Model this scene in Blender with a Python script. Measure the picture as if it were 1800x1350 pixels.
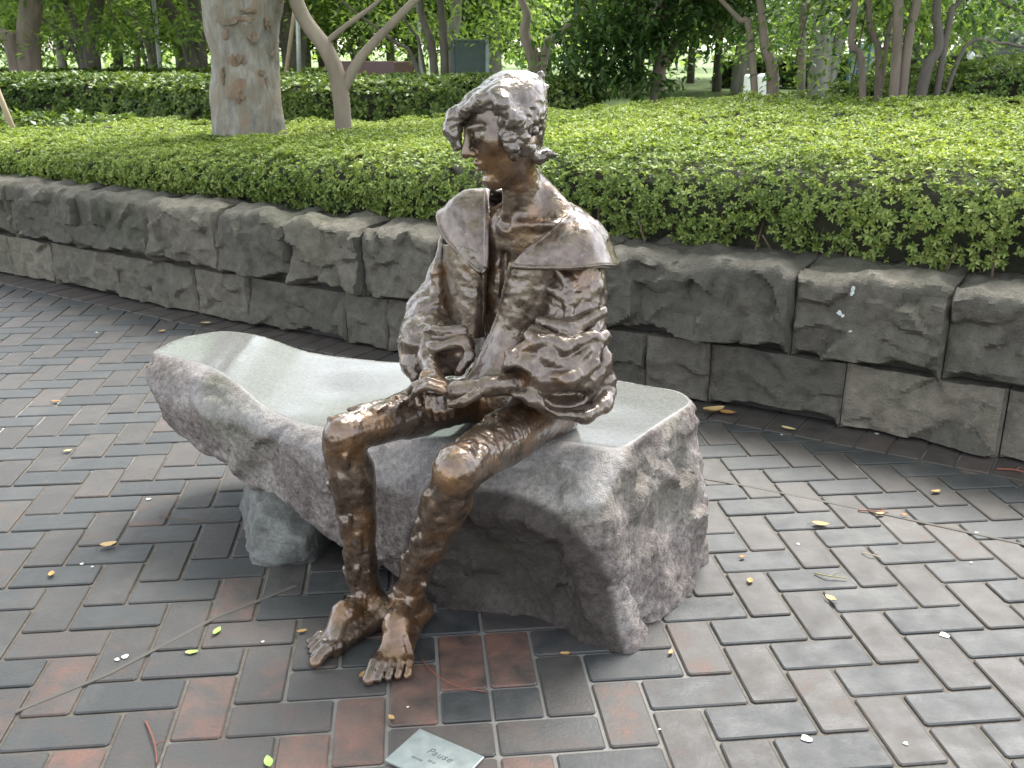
import bpy, bmesh, math, random
import numpy as np
from mathutils import Vector, Matrix
R = math.radians
random.seed(7)
rng = np.random.default_rng(11)
scene = bpy.context.scene
for o in list(bpy.data.objects):
    bpy.data.objects.remove(o)
COL = scene.collection

# ------------------------------------------------------------------ camera
EYE = 1.35
PITCH = R(18.6)
FPX = 1750.0            # focal length in pixels of the 1800 px wide photograph
cam_d = bpy.data.cameras.new('camera')
cam_d.sensor_width = 36.0
cam_d.lens = 35.0
cam_d.clip_start = 0.05
cam_d.clip_end = 3000
cam_d.dof.use_dof = True
cam_d.dof.focus_distance = 2.6
cam_d.dof.aperture_fstop = 13.0
cam = bpy.data.objects.new('camera', cam_d)
cam.location = (0, 0, EYE)
cam.rotation_euler = (math.pi / 2 - PITCH, 0, 0)
COL.objects.link(cam)
scene.camera = cam

# ------------------------------------------------------------------ sky, sun, exposure
SUN_EL, SUN_AZ = 58.0, 28.0       # azimuth measured from +Y (ahead) towards +X (right)
world = bpy.data.worlds.new('World')
scene.world = world
world.use_nodes = True
wn = world.node_tree
wn.nodes.clear()
sky = wn.nodes.new('ShaderNodeTexSky')
sky.sky_type = 'NISHITA'
sky.sun_disc = False
sky.sun_elevation = R(SUN_EL)
sky.sun_rotation = R(SUN_AZ)
sky.air_density = 1.0
sky.dust_density = 1.5
sky.ozone_density = 0.6
bg = wn.nodes.new('ShaderNodeBackground')
bg.inputs['Strength'].default_value = 0.15
wo = wn.nodes.new('ShaderNodeOutputWorld')
hs = wn.nodes.new('ShaderNodeHueSaturation')      # hazy white summer sky
hs.inputs['Saturation'].default_value = 0.35
wn.links.new(sky.outputs['Color'], hs.inputs['Color'])
wn.links.new(hs.outputs['Color'], bg.inputs['Color'])
wn.links.new(bg.outputs['Background'], wo.inputs['Surface'])

sun_d = bpy.data.lights.new('sun', 'SUN')
sun_d.energy = 2.3
sun_d.angle = R(26)
sun_d.color = (1.0, 0.975, 0.93)
sun = bpy.data.objects.new('sun', sun_d)
sdir = Vector((math.sin(R(SUN_AZ)) * math.cos(R(SUN_EL)), math.cos(R(SUN_AZ)) * math.cos(R(SUN_EL)), math.sin(R(SUN_EL))))
sun.rotation_euler = sdir.to_track_quat('Z', 'Y').to_euler()
sun.location = (4, 6, 12)
COL.objects.link(sun)

scene.render.engine = 'CYCLES'
scene.view_settings.view_transform = 'Standard'
scene.view_settings.look = 'None'
scene.view_settings.gamma = 1.0
scene.view_settings.use_curve_mapping = False
scene.view_settings.exposure = 2.45

# ------------------------------------------------------------------ measuring: photograph pixel -> place
SP, CP = math.sin(PITCH), math.cos(PITCH)
def P(px, py, Y):
    """point seen at photo pixel (px,py) standing Y metres ahead of the camera"""
    xc = (px - 900) / FPX; yc = (py - 675) / FPX
    t = Y / (CP - yc * SP)
    return np.array((xc * t, Y, EYE - t * (SP + yc * CP)))
def G(px, py, z=0.0):
    """point seen at photo pixel on the level z"""
    xc = (px - 900) / FPX; yc = (py - 675) / FPX
    t = (EYE - z) / (SP + yc * CP)
    return np.array((xc * t, t * (CP - yc * SP), z))

# ------------------------------------------------------------------ object helpers
def tag(o, label=None, cat=None, group=None, kind=None):
    if label: o['label'] = label
    if cat: o['category'] = cat
    if group: o['group'] = group
    if kind: o['kind'] = kind
    return o
def empty(name, loc=(0, 0, 0), rz=0.0):
    o = bpy.data.objects.new(name, None)
    o.empty_display_size = 0.1
    o.location = loc; o.rotation_euler = (0, 0, rz)
    COL.objects.link(o)
    return o
def link(name, me, mat=None, parent=None):
    o = bpy.data.objects.new(name, me)
    COL.objects.link(o)
    if mat is not None and len(me.materials) == 0: me.materials.append(mat)
    if parent is not None:
        o.parent = parent
        if not isinstance(me, bpy.types.Curve):
            pass
    return o
def mesh_np(name, verts, faces, smooth=True):
    """verts (n,3); faces: (m,4) or (m,3) array or list of tuples"""
    me = bpy.data.meshes.new(name)
    verts = np.asarray(verts, dtype=np.float32)
    if isinstance(faces, np.ndarray):
        k = faces.shape[1]; m = faces.shape[0]
        me.vertices.add(len(verts)); me.vertices.foreach_set('co', verts.ravel())
        me.loops.add(m * k); me.loops.foreach_set('vertex_index', faces.astype(np.int32).ravel())
        me.polygons.add(m)
        me.polygons.foreach_set('loop_start', np.arange(0, m * k, k, dtype=np.int32))
        me.update(calc_edges=True)
    else:
        me.from_pydata([tuple(map(float, v)) for v in verts], [], [tuple(f) for f in faces])
        me.update()
    if smooth:
        me.polygons.foreach_set('use_smooth', np.ones(len(me.polygons), dtype=bool))
    return me
def local(verts, parent_loc):
    return np.asarray(verts, dtype=float) - np.asarray(parent_loc, dtype=float)

# ------------------------------------------------------------------ noise (numpy)
_perm = np.random.default_rng(5).permutation(256)
_perm = np.concatenate([_perm, _perm, _perm])
_grad = np.random.default_rng(6).normal(size=(256, 3)); _grad /= np.linalg.norm(_grad, axis=1)[:, None]
def perlin(p):
    p = np.asarray(p, dtype=float)
    i = np.floor(p).astype(int); f = p - i
    i &= 255
    u = f * f * f * (f * (f * 6 - 15) + 10)
    out = 0
    for dx in (0, 1):
        wx = u[:, 0] if dx else 1 - u[:, 0]
        for dy in (0, 1):
            wy = u[:, 1] if dy else 1 - u[:, 1]
            for dz in (0, 1):
                wz = u[:, 2] if dz else 1 - u[:, 2]
                h = _perm[_perm[_perm[(i[:, 0] + dx) & 255] + ((i[:, 1] + dy) & 255)] + ((i[:, 2] + dz) & 255)]
                g = _grad[h]
                d = (f[:, 0] - dx) * g[:, 0] + (f[:, 1] - dy) * g[:, 1] + (f[:, 2] - dz) * g[:, 2]
                out = out + wx * wy * wz * d
    return out
def fbm(p, oct=4, gain=0.5):
    a, s, o = 1.0, 1.0, 0
    p = np.asarray(p, dtype=float)
    for k in range(oct):
        o = o + a * perlin(p * s + 17.3 * k); a *= gain; s *= 2.03
    return o
def ridge(p, oct=3):
    a, s, o = 1.0, 1.0, 0
    p = np.asarray(p, dtype=float)
    for k in range(oct):
        o = o + a * (1 - 2.2 * np.abs(perlin(p * s + 9.1 * k))); a *= 0.5; s *= 2.1
    return o
def vnormals(v, f):
    v = np.asarray(v, dtype=float)
    a = v[f[:, 1]] - v[f[:, 0]]; b = v[f[:, -1]] - v[f[:, 0]]
    fn = np.cross(a, b)
    n = np.zeros_like(v)
    for c in range(f.shape[1]):
        for k in range(3):
            n[:, k] += np.bincount(f[:, c], weights=fn[:, k], minlength=len(v))
    l = np.linalg.norm(n, axis=1); l[l == 0] = 1
    return n / l[:, None]

# ------------------------------------------------------------------ material helpers
class NT:
    def __init__(self, name):
        self.m = bpy.data.materials.new(name); self.m.use_nodes = True
        self.t = self.m.node_tree; self.t.nodes.clear()
        self.out = self.n('OutputMaterial')
    def n(self, typ, **kw):
        nd = self.t.nodes.new('ShaderNode' + typ)
        for k, v in kw.items():
            setattr(nd, k, v)
        return nd
    def set(self, sock, v):
        if isinstance(v, bpy.types.NodeSocket): self.t.links.new(v, sock)
        elif isinstance(v, (tuple, list)) and len(v) == 3 and sock.type == 'RGBA': sock.default_value = (*v, 1)
        else: sock.default_value = v
    def pos(self, obj=False):
        if obj: return self.n('TexCoord').outputs['Object']
        return self.n('NewGeometry').outputs['Position']
    def noise(self, vec, scale, detail=4, rough=0.55, dist=0.0):
        nd = self.n('TexNoise'); self.set(nd.inputs['Vector'], vec)
        nd.inputs['Scale'].default_value = scale; nd.inputs['Detail'].default_value = detail
        nd.inputs['Roughness'].default_value = rough; nd.inputs['Distortion'].default_value = dist
        return nd.outputs['Fac']
    def voronoi(self, vec, scale, feat='F1', out='Distance', rnd=1.0):
        nd = self.n('TexVoronoi', feature=feat); self.set(nd.inputs['Vector'], vec)
        nd.inputs['Scale'].default_value = scale; nd.inputs['Randomness'].default_value = rnd
        return nd.outputs[out]
    def ramp(self, fac, stops, interp='LINEAR'):
        nd = self.n('ValToRGB'); self.set(nd.inputs['Fac'], fac)
        nd.color_ramp.interpolation = interp
        e = nd.color_ramp.elements
        while len(e) < len(stops): e.new(0.5)
        for k, (p, c) in enumerate(stops):
            e[k].position = p
            if isinstance(c, (int, float)): c = (c, c, c)
            e[k].color = (*c, 1) if len(c) == 3 else c
        return nd.outputs['Color']
    def mix(self, fac, a, b, mode='MIX'):
        nd = self.n('Mix', data_type='RGBA', blend_type=mode)
        self.set(nd.inputs[0], fac); self.set(nd.inputs[6], a); self.set(nd.inputs[7], b)
        return nd.outputs[2]
    def math(self, op, a, b=None, c=None, clamp=False):
        nd = self.n('Math', operation=op, use_clamp=clamp)
        self.set(nd.inputs[0], a)
        if b is not None: self.set(nd.inputs[1], b)
        if c is not None: self.set(nd.inputs[2], c)
        return nd.outputs[0]
    def bump(self, h, strength=0.3, dist=0.01, normal=None):
        nd = self.n('Bump'); self.set(nd.inputs['Height'], h)
        nd.inputs['Strength'].default_value = strength; nd.inputs['Distance'].default_value = dist
        if normal is not None: self.set(nd.inputs['Normal'], normal)
        return nd.outputs['Normal']
    def principled(self, **kw):
        b = self.n('BsdfPrincipled')
        for k, v in kw.items():
            self.set(b.inputs[k.replace('_', ' ')], v)
        self.t.links.new(b.outputs['BSDF'], self.out.inputs['Surface'])
        return b
    def rand(self):
        """one random number for each piece, whether it is an object or an island of a mesh"""
        a = self.n('ObjectInfo').outputs['Random']; b = self.n('NewGeometry').outputs['Random Per Island']
        return self.math('FRACT', self.math('ADD', a, b))

def leaf_material(name, dark, mid, light, gloss=0.45, transl=0.35, patch=1.3):
    t = NT(name)
    r = t.n('NewGeometry').outputs['Random Per Island']
    pn = t.noise(t.pos(), patch, 3)
    f = t.math('ADD', t.math('MULTIPLY', r, 0.75), t.math('MULTIPLY', t.math('SUBTRACT', pn, 0.5), 0.9), clamp=True)
    c = t.ramp(f, [(0.0, dark), (0.45, mid), (1.0, light)])
    b = t.n('BsdfPrincipled')
    t.set(b.inputs['Base Color'], c); b.inputs['Roughness'].default_value = gloss
    b.inputs['Specular IOR Level'].default_value = 0.28
    tr = t.n('BsdfTranslucent')
    t.set(tr.inputs['Color'], t.mix(1.0, c, (1.28, 1.25, 0.62), 'MULTIPLY'))
    mx = t.n('MixShader'); mx.inputs[0].default_value = transl
    t.t.links.new(b.outputs[0], mx.inputs[1]); t.t.links.new(tr.outputs[0], mx.inputs[2])
    t.t.links.new(mx.outputs[0], t.out.inputs['Surface'])
    return t.m
def bark_material(name, a, b, c=None, scale=9.0, bump=0.5, rough=0.85):
    t = NT(name)
    tc = t.n('TexCoord').outputs['Object']
    mp = t.n('Mapping'); t.set(mp.inputs['Vector'], tc); mp.inputs['Scale'].default_value = (1, 1, 0.3)
    n1 = t.noise(mp.outputs[0], scale, 6, 0.65)
    n2 = t.noise(tc, scale * 0.35, 3)
    col = t.ramp(n1, [(0.3, a), (0.7, b)])
    if c: col = t.mix(t.ramp(n2, [(0.5, 0.0), (0.62, 1.0)]), col, c)
    t.principled(Base_Color=col, Roughness=rough, Normal=t.bump(n1, bump, 0.02))
    return t.m
# ================================================================== ground, pavement, wall
def stone_material(name, tint_a, tint_b, tint_c):
    t = NT(name)
    p = t.pos()
    n1 = t.noise(p, 3.0, 5, 0.6); n2 = t.noise(p, 22, 5, 0.65); n3 = t.noise(p, 160, 3, 0.6)
    r = t.rand()
    col = t.ramp(t.math('ADD', t.math('MULTIPLY', r, 0.55), t.math('MULTIPLY', n1, 0.5)), [(0.2, tint_a), (0.55, tint_b), (0.95, tint_c)])
    col = t.mix(0.75, col, t.ramp(n2, [(0.25, 0.5), (0.75, 1.3)]), 'MULTIPLY')
    moss = t.ramp(t.noise(p, 1.7, 4), [(0.52, 0.0), (0.7, 0.45)])
    col = t.mix(moss, col, (0.062, 0.072, 0.043))
    grain = t.voronoi(p, 230)
    h = t.math('ADD', t.math('MULTIPLY', n2, 1.0), t.math('MULTIPLY', n3, 0.35))
    col = t.mix(0.35, col, t.ramp(n3, [(0.3, 0.6), (0.7, 1.3)]), 'MULTIPLY')
    t.principled(Base_Color=col, Roughness=0.88, Specular_IOR_Level=0.2, Normal=t.bump(h, 1.0, 0.016))
    return t.m
M_WALL = stone_material('wall_stone', (0.070, 0.065, 0.055), (0.122, 0.110, 0.089), (0.18, 0.157, 0.124))

def brick_material(name, ca, cb, cred, red_amt):
    t = NT(name)
    p = t.pos(); r = t.rand()
    base = t.ramp(r, [(0.0, ca), (1.0, cb)])
    n1 = t.noise(p, 14, 5, 0.6); n2 = t.noise(p, 120, 4, 0.6); n3 = t.noise(p, 1.1, 2)
    # worn burnt-red skin: patches of their own shape, most in the middle of the square
    d = t.n('VectorMath', operation='DISTANCE'); t.set(d.inputs[0], p); d.inputs[1].default_value = (-0.6, 1.85, 0)
    near = t.n('MapRange'); t.set(near.inputs[0], d.outputs['Value'])
    near.inputs[1].default_value = 0.3; near.inputs[2].default_value = 1.5; near.inputs[3].default_value = 0.16; near.inputs[4].default_value = -0.07
    rv = t.math('ADD', t.math('ADD', t.math('MULTIPLY', n1, 0.55), t.math('MULTIPLY', r, 0.28)), near.outputs[0])
    rv = t.math('ADD', rv, t.math('MULTIPLY', t.math('SUBTRACT', n3, 0.5), 0.3))
    rm = t.ramp(rv, [(0.5, 0.0), (0.7, red_amt)])
    col = t.mix(rm, base, cred)
    col = t.mix(0.8, col, t.ramp(n1, [(0.25, 0.62), (0.75, 1.3)]), 'MULTIPLY')
    col = t.mix(t.ramp(t.noise(p, 0.8, 4, 0.6), [(0.35, 0.35), (0.6, 0.0)]), col, (0.022, 0.022, 0.021))
    col = t.mix(0.35, col, t.ramp(n2, [(0.3, 0.6), (0.7, 1.35)]), 'MULTIPLY')
    dirt = t.ramp(t.noise(p, 5.5, 5, 0.7), [(0.5, 0.0), (0.75, 0.4)])
    col = t.mix(dirt, col, (0.085, 0.077, 0.066))
    rough = t.ramp(n1, [(0.3, 0.5), (0.7, 0.75)])
    t.principled(Base_Color=col, Roughness=rough, Normal=t.bump(t.math('ADD', n2, t.math('MULTIPLY', n1, 1.5)), 0.25, 0.004))
    return t.m
M_BRICK_H = brick_material('brick_slate', (0.025, 0.0265, 0.027), (0.039, 0.041, 0.0405), (0.085, 0.048, 0.036), 0.4)
M_BRICK_V = brick_material('brick_brown', (0.034, 0.030, 0.0272), (0.053, 0.046, 0.041), (0.13, 0.06, 0.041), 0.85)
M_BRICK_B = brick_material('brick_border', (0.040, 0.034, 0.031), (0.062, 0.048, 0.042), (0.09, 0.048, 0.036), 0.5)

t = NT('joint_sand'); p = t.pos()
c = t.ramp(t.noise(p, 60, 5, 0.7), [(0.3, (0.065, 0.056, 0.045)), (0.7, (0.14, 0.125, 0.105))])
c = t.mix(t.ramp(t.noise(p, 2.3, 4), [(0.58, 0.0), (0.66, 0.8)]), c, (0.32, 0.31, 0.29))
c = t.mix(t.ramp(t.noise(p, 1.2, 3), [(0.45, 0.0), (0.6, 0.5)]), c, (0.06, 0.045, 0.035))
dj = t.n('VectorMath', operation='DISTANCE'); t.set(dj.inputs[0], p); dj.inputs[1].default_value = (-0.02, 1.95, 0)      # repointed with pale mortar round the figure
mj = t.math('ADD', t.math('MULTIPLY', dj.outputs['Value'], -1.6), t.math('MULTIPLY_ADD', t.noise(p, 6, 4), 1.0, 0.62))
c = t.mix(t.ramp(mj, [(0.3, 0.0), (0.5, 0.85)]), c, (0.17, 0.162, 0.148))
t.principled(Base_Color=c, Roughness=0.95, Normal=t.bump(t.noise(p, 300, 3), 0.4, 0.003))
M_JOINT = t.m

t = NT('lawn'); p = t.pos()
c = t.ramp(t.noise(p, 1.5, 6, 0.7), [(0.3, (0.05, 0.085, 0.02)), (0.7, (0.13, 0.18, 0.045))])
t.principled(Base_Color=c, Roughness=0.9, Normal=t.bump(t.noise(p, 40, 4), 0.6, 0.05)); M_LAWN = t.m
t = NT('planting_soil'); p = t.pos()
c = t.ramp(t.noise(p, 30, 6, 0.75), [(0.3, (0.018, 0.012, 0.008)), (0.62, (0.06, 0.036, 0.022)), (0.8, (0.13, 0.07, 0.04))])
t.principled(Base_Color=c, Roughness=0.95, Normal=t.bump(t.noise(p, 60, 5), 0.8, 0.03)); M_SOIL = t.m

# wall front line on the ground, measured along the foot of the stones
WL = np.array([(-9.0, 10.0), (-5.2, 7.6), (-3.29, 6.25), (-1.3, 4.93), (-.53, 4.45), (.78, 3.77), (1.24, 3.49), (1.70, 3.2), (3.3, 2.15), (5.2, 0.8)])
def _smooth_line(pts, n=600):
    pts = np.asarray(pts, float)
    d = np.concatenate([[0], np.cumsum(np.linalg.norm(np.diff(pts, axis=0), axis=1))])
    q = np.linspace(0, d[-1], n)
    l = np.stack([np.interp(q, d, pts[:, k]) for k in (0, 1)], 1)
    for _ in range(60):
        l[1:-1] = 0.5 * l[1:-1] + 0.25 * (l[:-2] + l[2:])
    d = np.concatenate([[0], np.cumsum(np.linalg.norm(np.diff(l, axis=0), axis=1))])
    return l, d
WLP, WLD = _smooth_line(WL)
def wall_at(s):
    """point on the wall line and the unit normal that points back into the planting"""
    s = np.asarray(s, float)
    p = np.stack([np.interp(s, WLD, WLP[:, k]) for k in (0, 1)], -1)
    q = np.stack([np.interp(s + 0.05, WLD, WLP[:, k]) for k in (0, 1)], -1) - np.stack([np.interp(s - 0.05, WLD, WLP[:, k]) for k in (0, 1)], -1)
    q = q / np.linalg.norm(q, axis=-1, keepdims=True)
    n = np.stack([-q[..., 1], q[..., 0]], -1)
    return p, n
def wall_s(px, py):
    """arc length where the sight line of a photo pixel meets the wall's upright plane"""
    r = ((px - 900) / FPX) / (CP - (py - 675) / FPX * SP)
    g = WLP[:, 0] - r * WLP[:, 1]
    k = np.where(np.diff(np.sign(g)) != 0)[0][0]
    u = g[k] / (g[k] - g[k + 1])
    return WLD[k] + u * (WLD[k + 1] - WLD[k])

# ground far out: one sheet to the horizon, the raised park ground behind the wall
me = mesh_np('ground', [(-900, -300, -0.05), (900, -300, -0.05), (900, 1500, -0.05), (-900, 1500, -0.05)], [(0, 1, 2, 3)], False)
tag(link('ground', me, M_LAWN), kind='structure')
ss = np.linspace(0.0, WLD[-1], 40)
wp, wnr = wall_at(ss)
b0 = wp + wnr * 0.3
v = [(x, y, 0.47) for x, y in b0] + [(x, y, 0.42) for x, y in (wp + wnr * 5.0)]
f = [(i, i + 1, 41 + i, 40 + i) for i in range(39)]
tag(link('planting_bed', mesh_np('planting_bed', v, f), M_SOIL), kind='structure')
far = [(-500, 14), (-30, 14)] + [tuple(q) for q in (wp + wnr * 4.9)[::3]] + [(16, 3), (500, 3), (900, 1500), (-900, 1500)]
bm = bmesh.new(); bm.faces.new([bm.verts.new((x, y, 0.415)) for x, y in far]); bmesh.ops.triangulate(bm, faces=bm.faces[:])
me = bpy.data.meshes.new('park_lawn'); bm.to_mesh(me); bm.free()
tag(link('park_lawn', me, M_LAWN), kind='structure')

# ---------------------------------------------------------------- brick pavement
pave_bed = [tuple(q) + (-0.006,) for q in (wp + wnr * 0.25)] + [(5.2, -2.5, -0.006), (-9.0, -2.5, -0.006)]
bm = bmesh.new(); bm.faces.new([bm.verts.new(c) for c in pave_bed][::-1]); bmesh.ops.triangulate(bm, faces=bm.faces[:])
bmesh.ops.recalc_face_normals(bm, faces=bm.faces[:])
for fc in bm.faces:
    if fc.normal.z < 0: fc.normal_flip()
me = bpy.data.meshes.new('pavement'); bm.to_mesh(me); bm.free()
pavement = tag(link('pavement', me, M_JOINT), kind='structure')

BL, BW, GAP = 0.2252, 0.1126, 0.0085
YAW = math.atan2(190, FPX / CP)               # bricks point this far left of straight ahead
ux = np.array((math.cos(YAW), math.sin(YAW))); uy = np.array((-math.sin(YAW), math.cos(YAW)))
ORG = G(868, 1266)[:2] - uy * BW            # on the seam where the two mirrored fields of herringbone meet
def prism(poly, z0=-0.02, z1=0.0, bev=0.0035):
    """brick from a convex plan polygon (counter-clockwise), with a small worn bevel"""
    poly = np.asarray(poly); c = poly.mean(0); n = len(poly)
    def inset(d):
        out = []
        for i in range(n):
            a = poly[i - 1] - poly[i]; b = poly[(i + 1) % n] - poly[i]
            a = a / (np.linalg.norm(a) + 1e-9); b = b / (np.linalg.norm(b) + 1e-9)
            sn = abs(a[0] * b[1] - a[1] * b[0]) + 1e-3
            out.append(poly[i] + (a + b) * d / max(sn, 0.35))
        return np.array(out)
    ins = inset(bev)
    v = [(x, y, z0) for x, y in poly] + [(x, y, z1 - bev * 0.8) for x, y in poly] + [(x, y, z1) for x, y in ins]
    f = [tuple(range(2 * n, 3 * n))]
    for i in range(n):
        j = (i + 1) % n
        f += [(i, j, n + j, n + i), (n + i, n + j, 2 * n + j, 2 * n + i)]
    return v, f
def chamfer_rect(l, w, c=0.006):
    l, w = l / 2, w / 2
    return [(-l + c, -w), (l - c, -w), (l, -w + c), (l, w - c), (l - c, w), (-l + c, w), (-l, w - c), (-l, -w + c)]
def clip(poly, pt, n):
    """keep the part of poly with dot(p-pt,n) <= 0"""
    out = []
    m = len(poly)
    for i in range(m):
        a, b = np.asarray(poly[i]), np.asarray(poly[(i + 1) % m])
        da, db = np.dot(a - pt, n), np.dot(b - pt, n)
        if da <= 0: out.append(a)
        if (da < 0) != (db < 0) and da != db: out.append(a + (b - a) * da / (da - db))
    return out
BORDER = 0.165
bricks = []      # (centre, angle, kind, side)
for i in range(-70, 70):
    for j in range(-40, 40):
        # herringbone at 90 degrees: cell of one lying and one standing brick, mirrored left of the seam
        ax = (i * BW + j * 2 * BW, -i * BW + j * 2 * BW)
        for kind, off in (('H', (BL / 2, BW / 2)), ('V', (BL + BW / 2, BL / 2))):
            lx, ly = ax[0] + off[0], ax[1] + off[1]
            half = BL / 2 if kind == 'H' else BW / 2
            if lx + half < 1e-4: continue
            for side in (1, -1):
                q = ORG + ux * (lx * side) + uy * ly
                if not (-8.5 < q[0] < 5 and -1.2 < q[1] < 9.5): continue
                bricks.append((q, YAW if kind == 'H' else YAW + math.pi / 2, kind, side, lx - half < -1e-4))
from math import cos, sin
def px_of(q, z=0.0):
    d = np.array((q[0], q[1] * CP + (EYE - z) * SP, 0)); zc = q[1] * CP + (EYE - z) * SP
    yc = ((EYE - z) * CP - q[1] * SP) / zc
    return 900 + FPX * q[0] / zc, 675 + FPX * yc, zc
brick_list = []
seen = set()
for q, a, kind, side, seam in bricks:
    key = (round(q[0], 3), round(q[1], 3), side)
    if key in seen: continue
    seen.add(key)
    k = np.argmin(((WLP - q) ** 2).sum(1))
    pt, n = wall_at(WLD[k])
    dist = np.dot(q - pt, n)           # negative in front of the wall
    if dist > -BORDER + BL: continue
    x, y, zc = px_of(q)
    vis = q[1] > 0.5 and -90 < x < 1890 and y < 1440
    if not vis and (q[1] < -0.8 or q[0] < -5 or q[0] > 3.6): continue
    brick_list.append((q, a, kind, pt - n * (BORDER + 0.004), n, vis, zc, dist, side if seam else 0))
# cells hidden for good under the boulder are still laid: it stands on them
vis_sorted = sorted([b for b in brick_list if b[5]], key=lambda b: b[6])
single = set(id(b) for b in vis_sorted[:300])
base_meshes = {}
for kind, mat in (('H', M_BRICK_H), ('V', M_BRICK_V)):
    v, f = prism(chamfer_rect(BL - GAP, BW - GAP))
    me = mesh_np('brick', v, f, False); me.materials.append(mat); base_meshes[kind] = me
rest = {'H': ([], []), 'V': ([], [])}
brng = random.Random(3)
for b in brick_list:
    q, a, kind, pt, n, vis, zc, dist, seam = b
    dz = brng.uniform(-0.0012, 0.0012); tilt = (brng.uniform(-0.003, 0.003), brng.uniform(-0.003, 0.003)); a2 = a + brng.uniform(-0.004, 0.004)
    cut = dist > -BORDER - BL or seam != 0
    ca, sa = cos(a2), sin(a2)
    if cut:
        poly = [np.array((x * ca - y * sa + q[0], x * sa + y * ca + q[1])) for x, y in chamfer_rect(BL - GAP, BW - GAP, 0.004)]
        poly = clip(poly, pt, n)
        if seam and len(poly) > 2: poly = clip(poly, ORG + ux * seam * GAP / 2, -ux * seam)
        if len(poly) < 3: continue
        ar = 0.5 * abs(sum(poly[i - 1][0] * poly[i][1] - poly[i][0] * poly[i - 1][1] for i in range(len(poly))))
        if ar < 0.0012: continue
        v, f = prism(poly, bev=0.003)
        v = [(x, y, z + dz) for x, y, z in v]
    if id(b) in single:
        if cut:
            me = mesh_np('brick', v, f, False); me.materials.append(M_BRICK_H if kind == 'H' else M_BRICK_V)
            o = link('brick', me, None, pavement)
        else:
            o = link('brick', base_meshes[kind], None, pavement)
            o.location = (q[0], q[1], dz); o.rotation_euler = (tilt[0], tilt[1], a2)
    else:
        if not cut:
            v0, f = prism(chamfer_rect(BL - GAP, BW - GAP))
            v = [(x * ca - y * sa + q[0], x * sa + y * ca + q[1], z + dz + tilt[0] * y) for x, y, z in v0]
        V, Fc = rest[kind]; o0 = len(V)
        V.extend(v); Fc.extend([tuple(i + o0 for i in fc) for fc in f])
for kind, mat in (('H', M_BRICK_H), ('V', M_BRICK_V)):
    o = link('far_bricks', mesh_np('far_bricks', rest[kind][0], rest[kind][1], False), mat, pavement); o['kind'] = 'stuff'
# border course along the foot of the wall
s = 0.3; V = []; Fc = []
s_lo, s_hi = wall_s(0, 480) - 0.8, wall_s(1800, 815) + 0.8
while s < WLD[-1] - 0.2:
    p0, n0 = wall_at(s); tg = np.array((n0[1], -n0[0]))
    w = 0.104; d0, d1 = -BORDER, 0.06
    poly = [p0 + tg * -w / 2 + n0 * d0, p0 + tg * w / 2 + n0 * d0, p0 + tg * w / 2 + n0 * d1, p0 - tg * w / 2 + n0 * d1]
    v, f = prism(poly, z1=brng.uniform(-0.001, 0.002), bev=0.004)
    if s_lo < s < s_hi:
        me = mesh_np('border_brick', v, f, False); link('border_brick', me, M_BRICK_B, pavement)
    else:
        o0 = len(V); V.extend(v); Fc.extend([tuple(i + o0 for i in fc) for fc in f])
    s += 0.112
o = link('far_bricks', mesh_np('far_bricks', V, Fc, False), M_BRICK_B, pavement); o['kind'] = 'stuff'
# straight expansion joints cut across the pattern, filled with brown sealant
t = NT('sealant'); t.principled(Base_Color=(0.07, 0.062, 0.052), Roughness=0.9); M_SEAL = t.m
def strip(pts, w, z):
    pts = [np.asarray(q[:2]) for q in pts]; v = []
    for i, q in enumerate(pts):
        d = pts[min(i + 1, len(pts) - 1)] - pts[max(i - 1, 0)]; d = d / np.linalg.norm(d); nn = np.array((-d[1], d[0]))
        v += [(*(q + nn * w / 2), z), (*(q - nn * w / 2), z), (*(q + nn * w / 2), z - 0.006), (*(q - nn * w / 2), z - 0.006)]
    f = []
    for i in range(len(pts) - 1):
        a, b = 4 * i, 4 * i + 4
        f += [(a, a + 1, b + 1, b), (a + 2, a, b, b + 2), (a + 1, a + 3, b + 3, b + 1)]
    return v, f
for pts in ([G(-150, 1325), G(0, 1262), G(190, 1185), G(380, 1085), G(520, 1030)], [G(1180, 832), G(1300, 852), G(1430, 878), G(1560, 905), G(1800, 957), G(1990, 1000)]):
    v, f = strip(pts, 0.011, 0.0010)
    link('expansion_joint', mesh_np('expansion_joint', v, f, False), M_SEAL, pavement)

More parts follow.
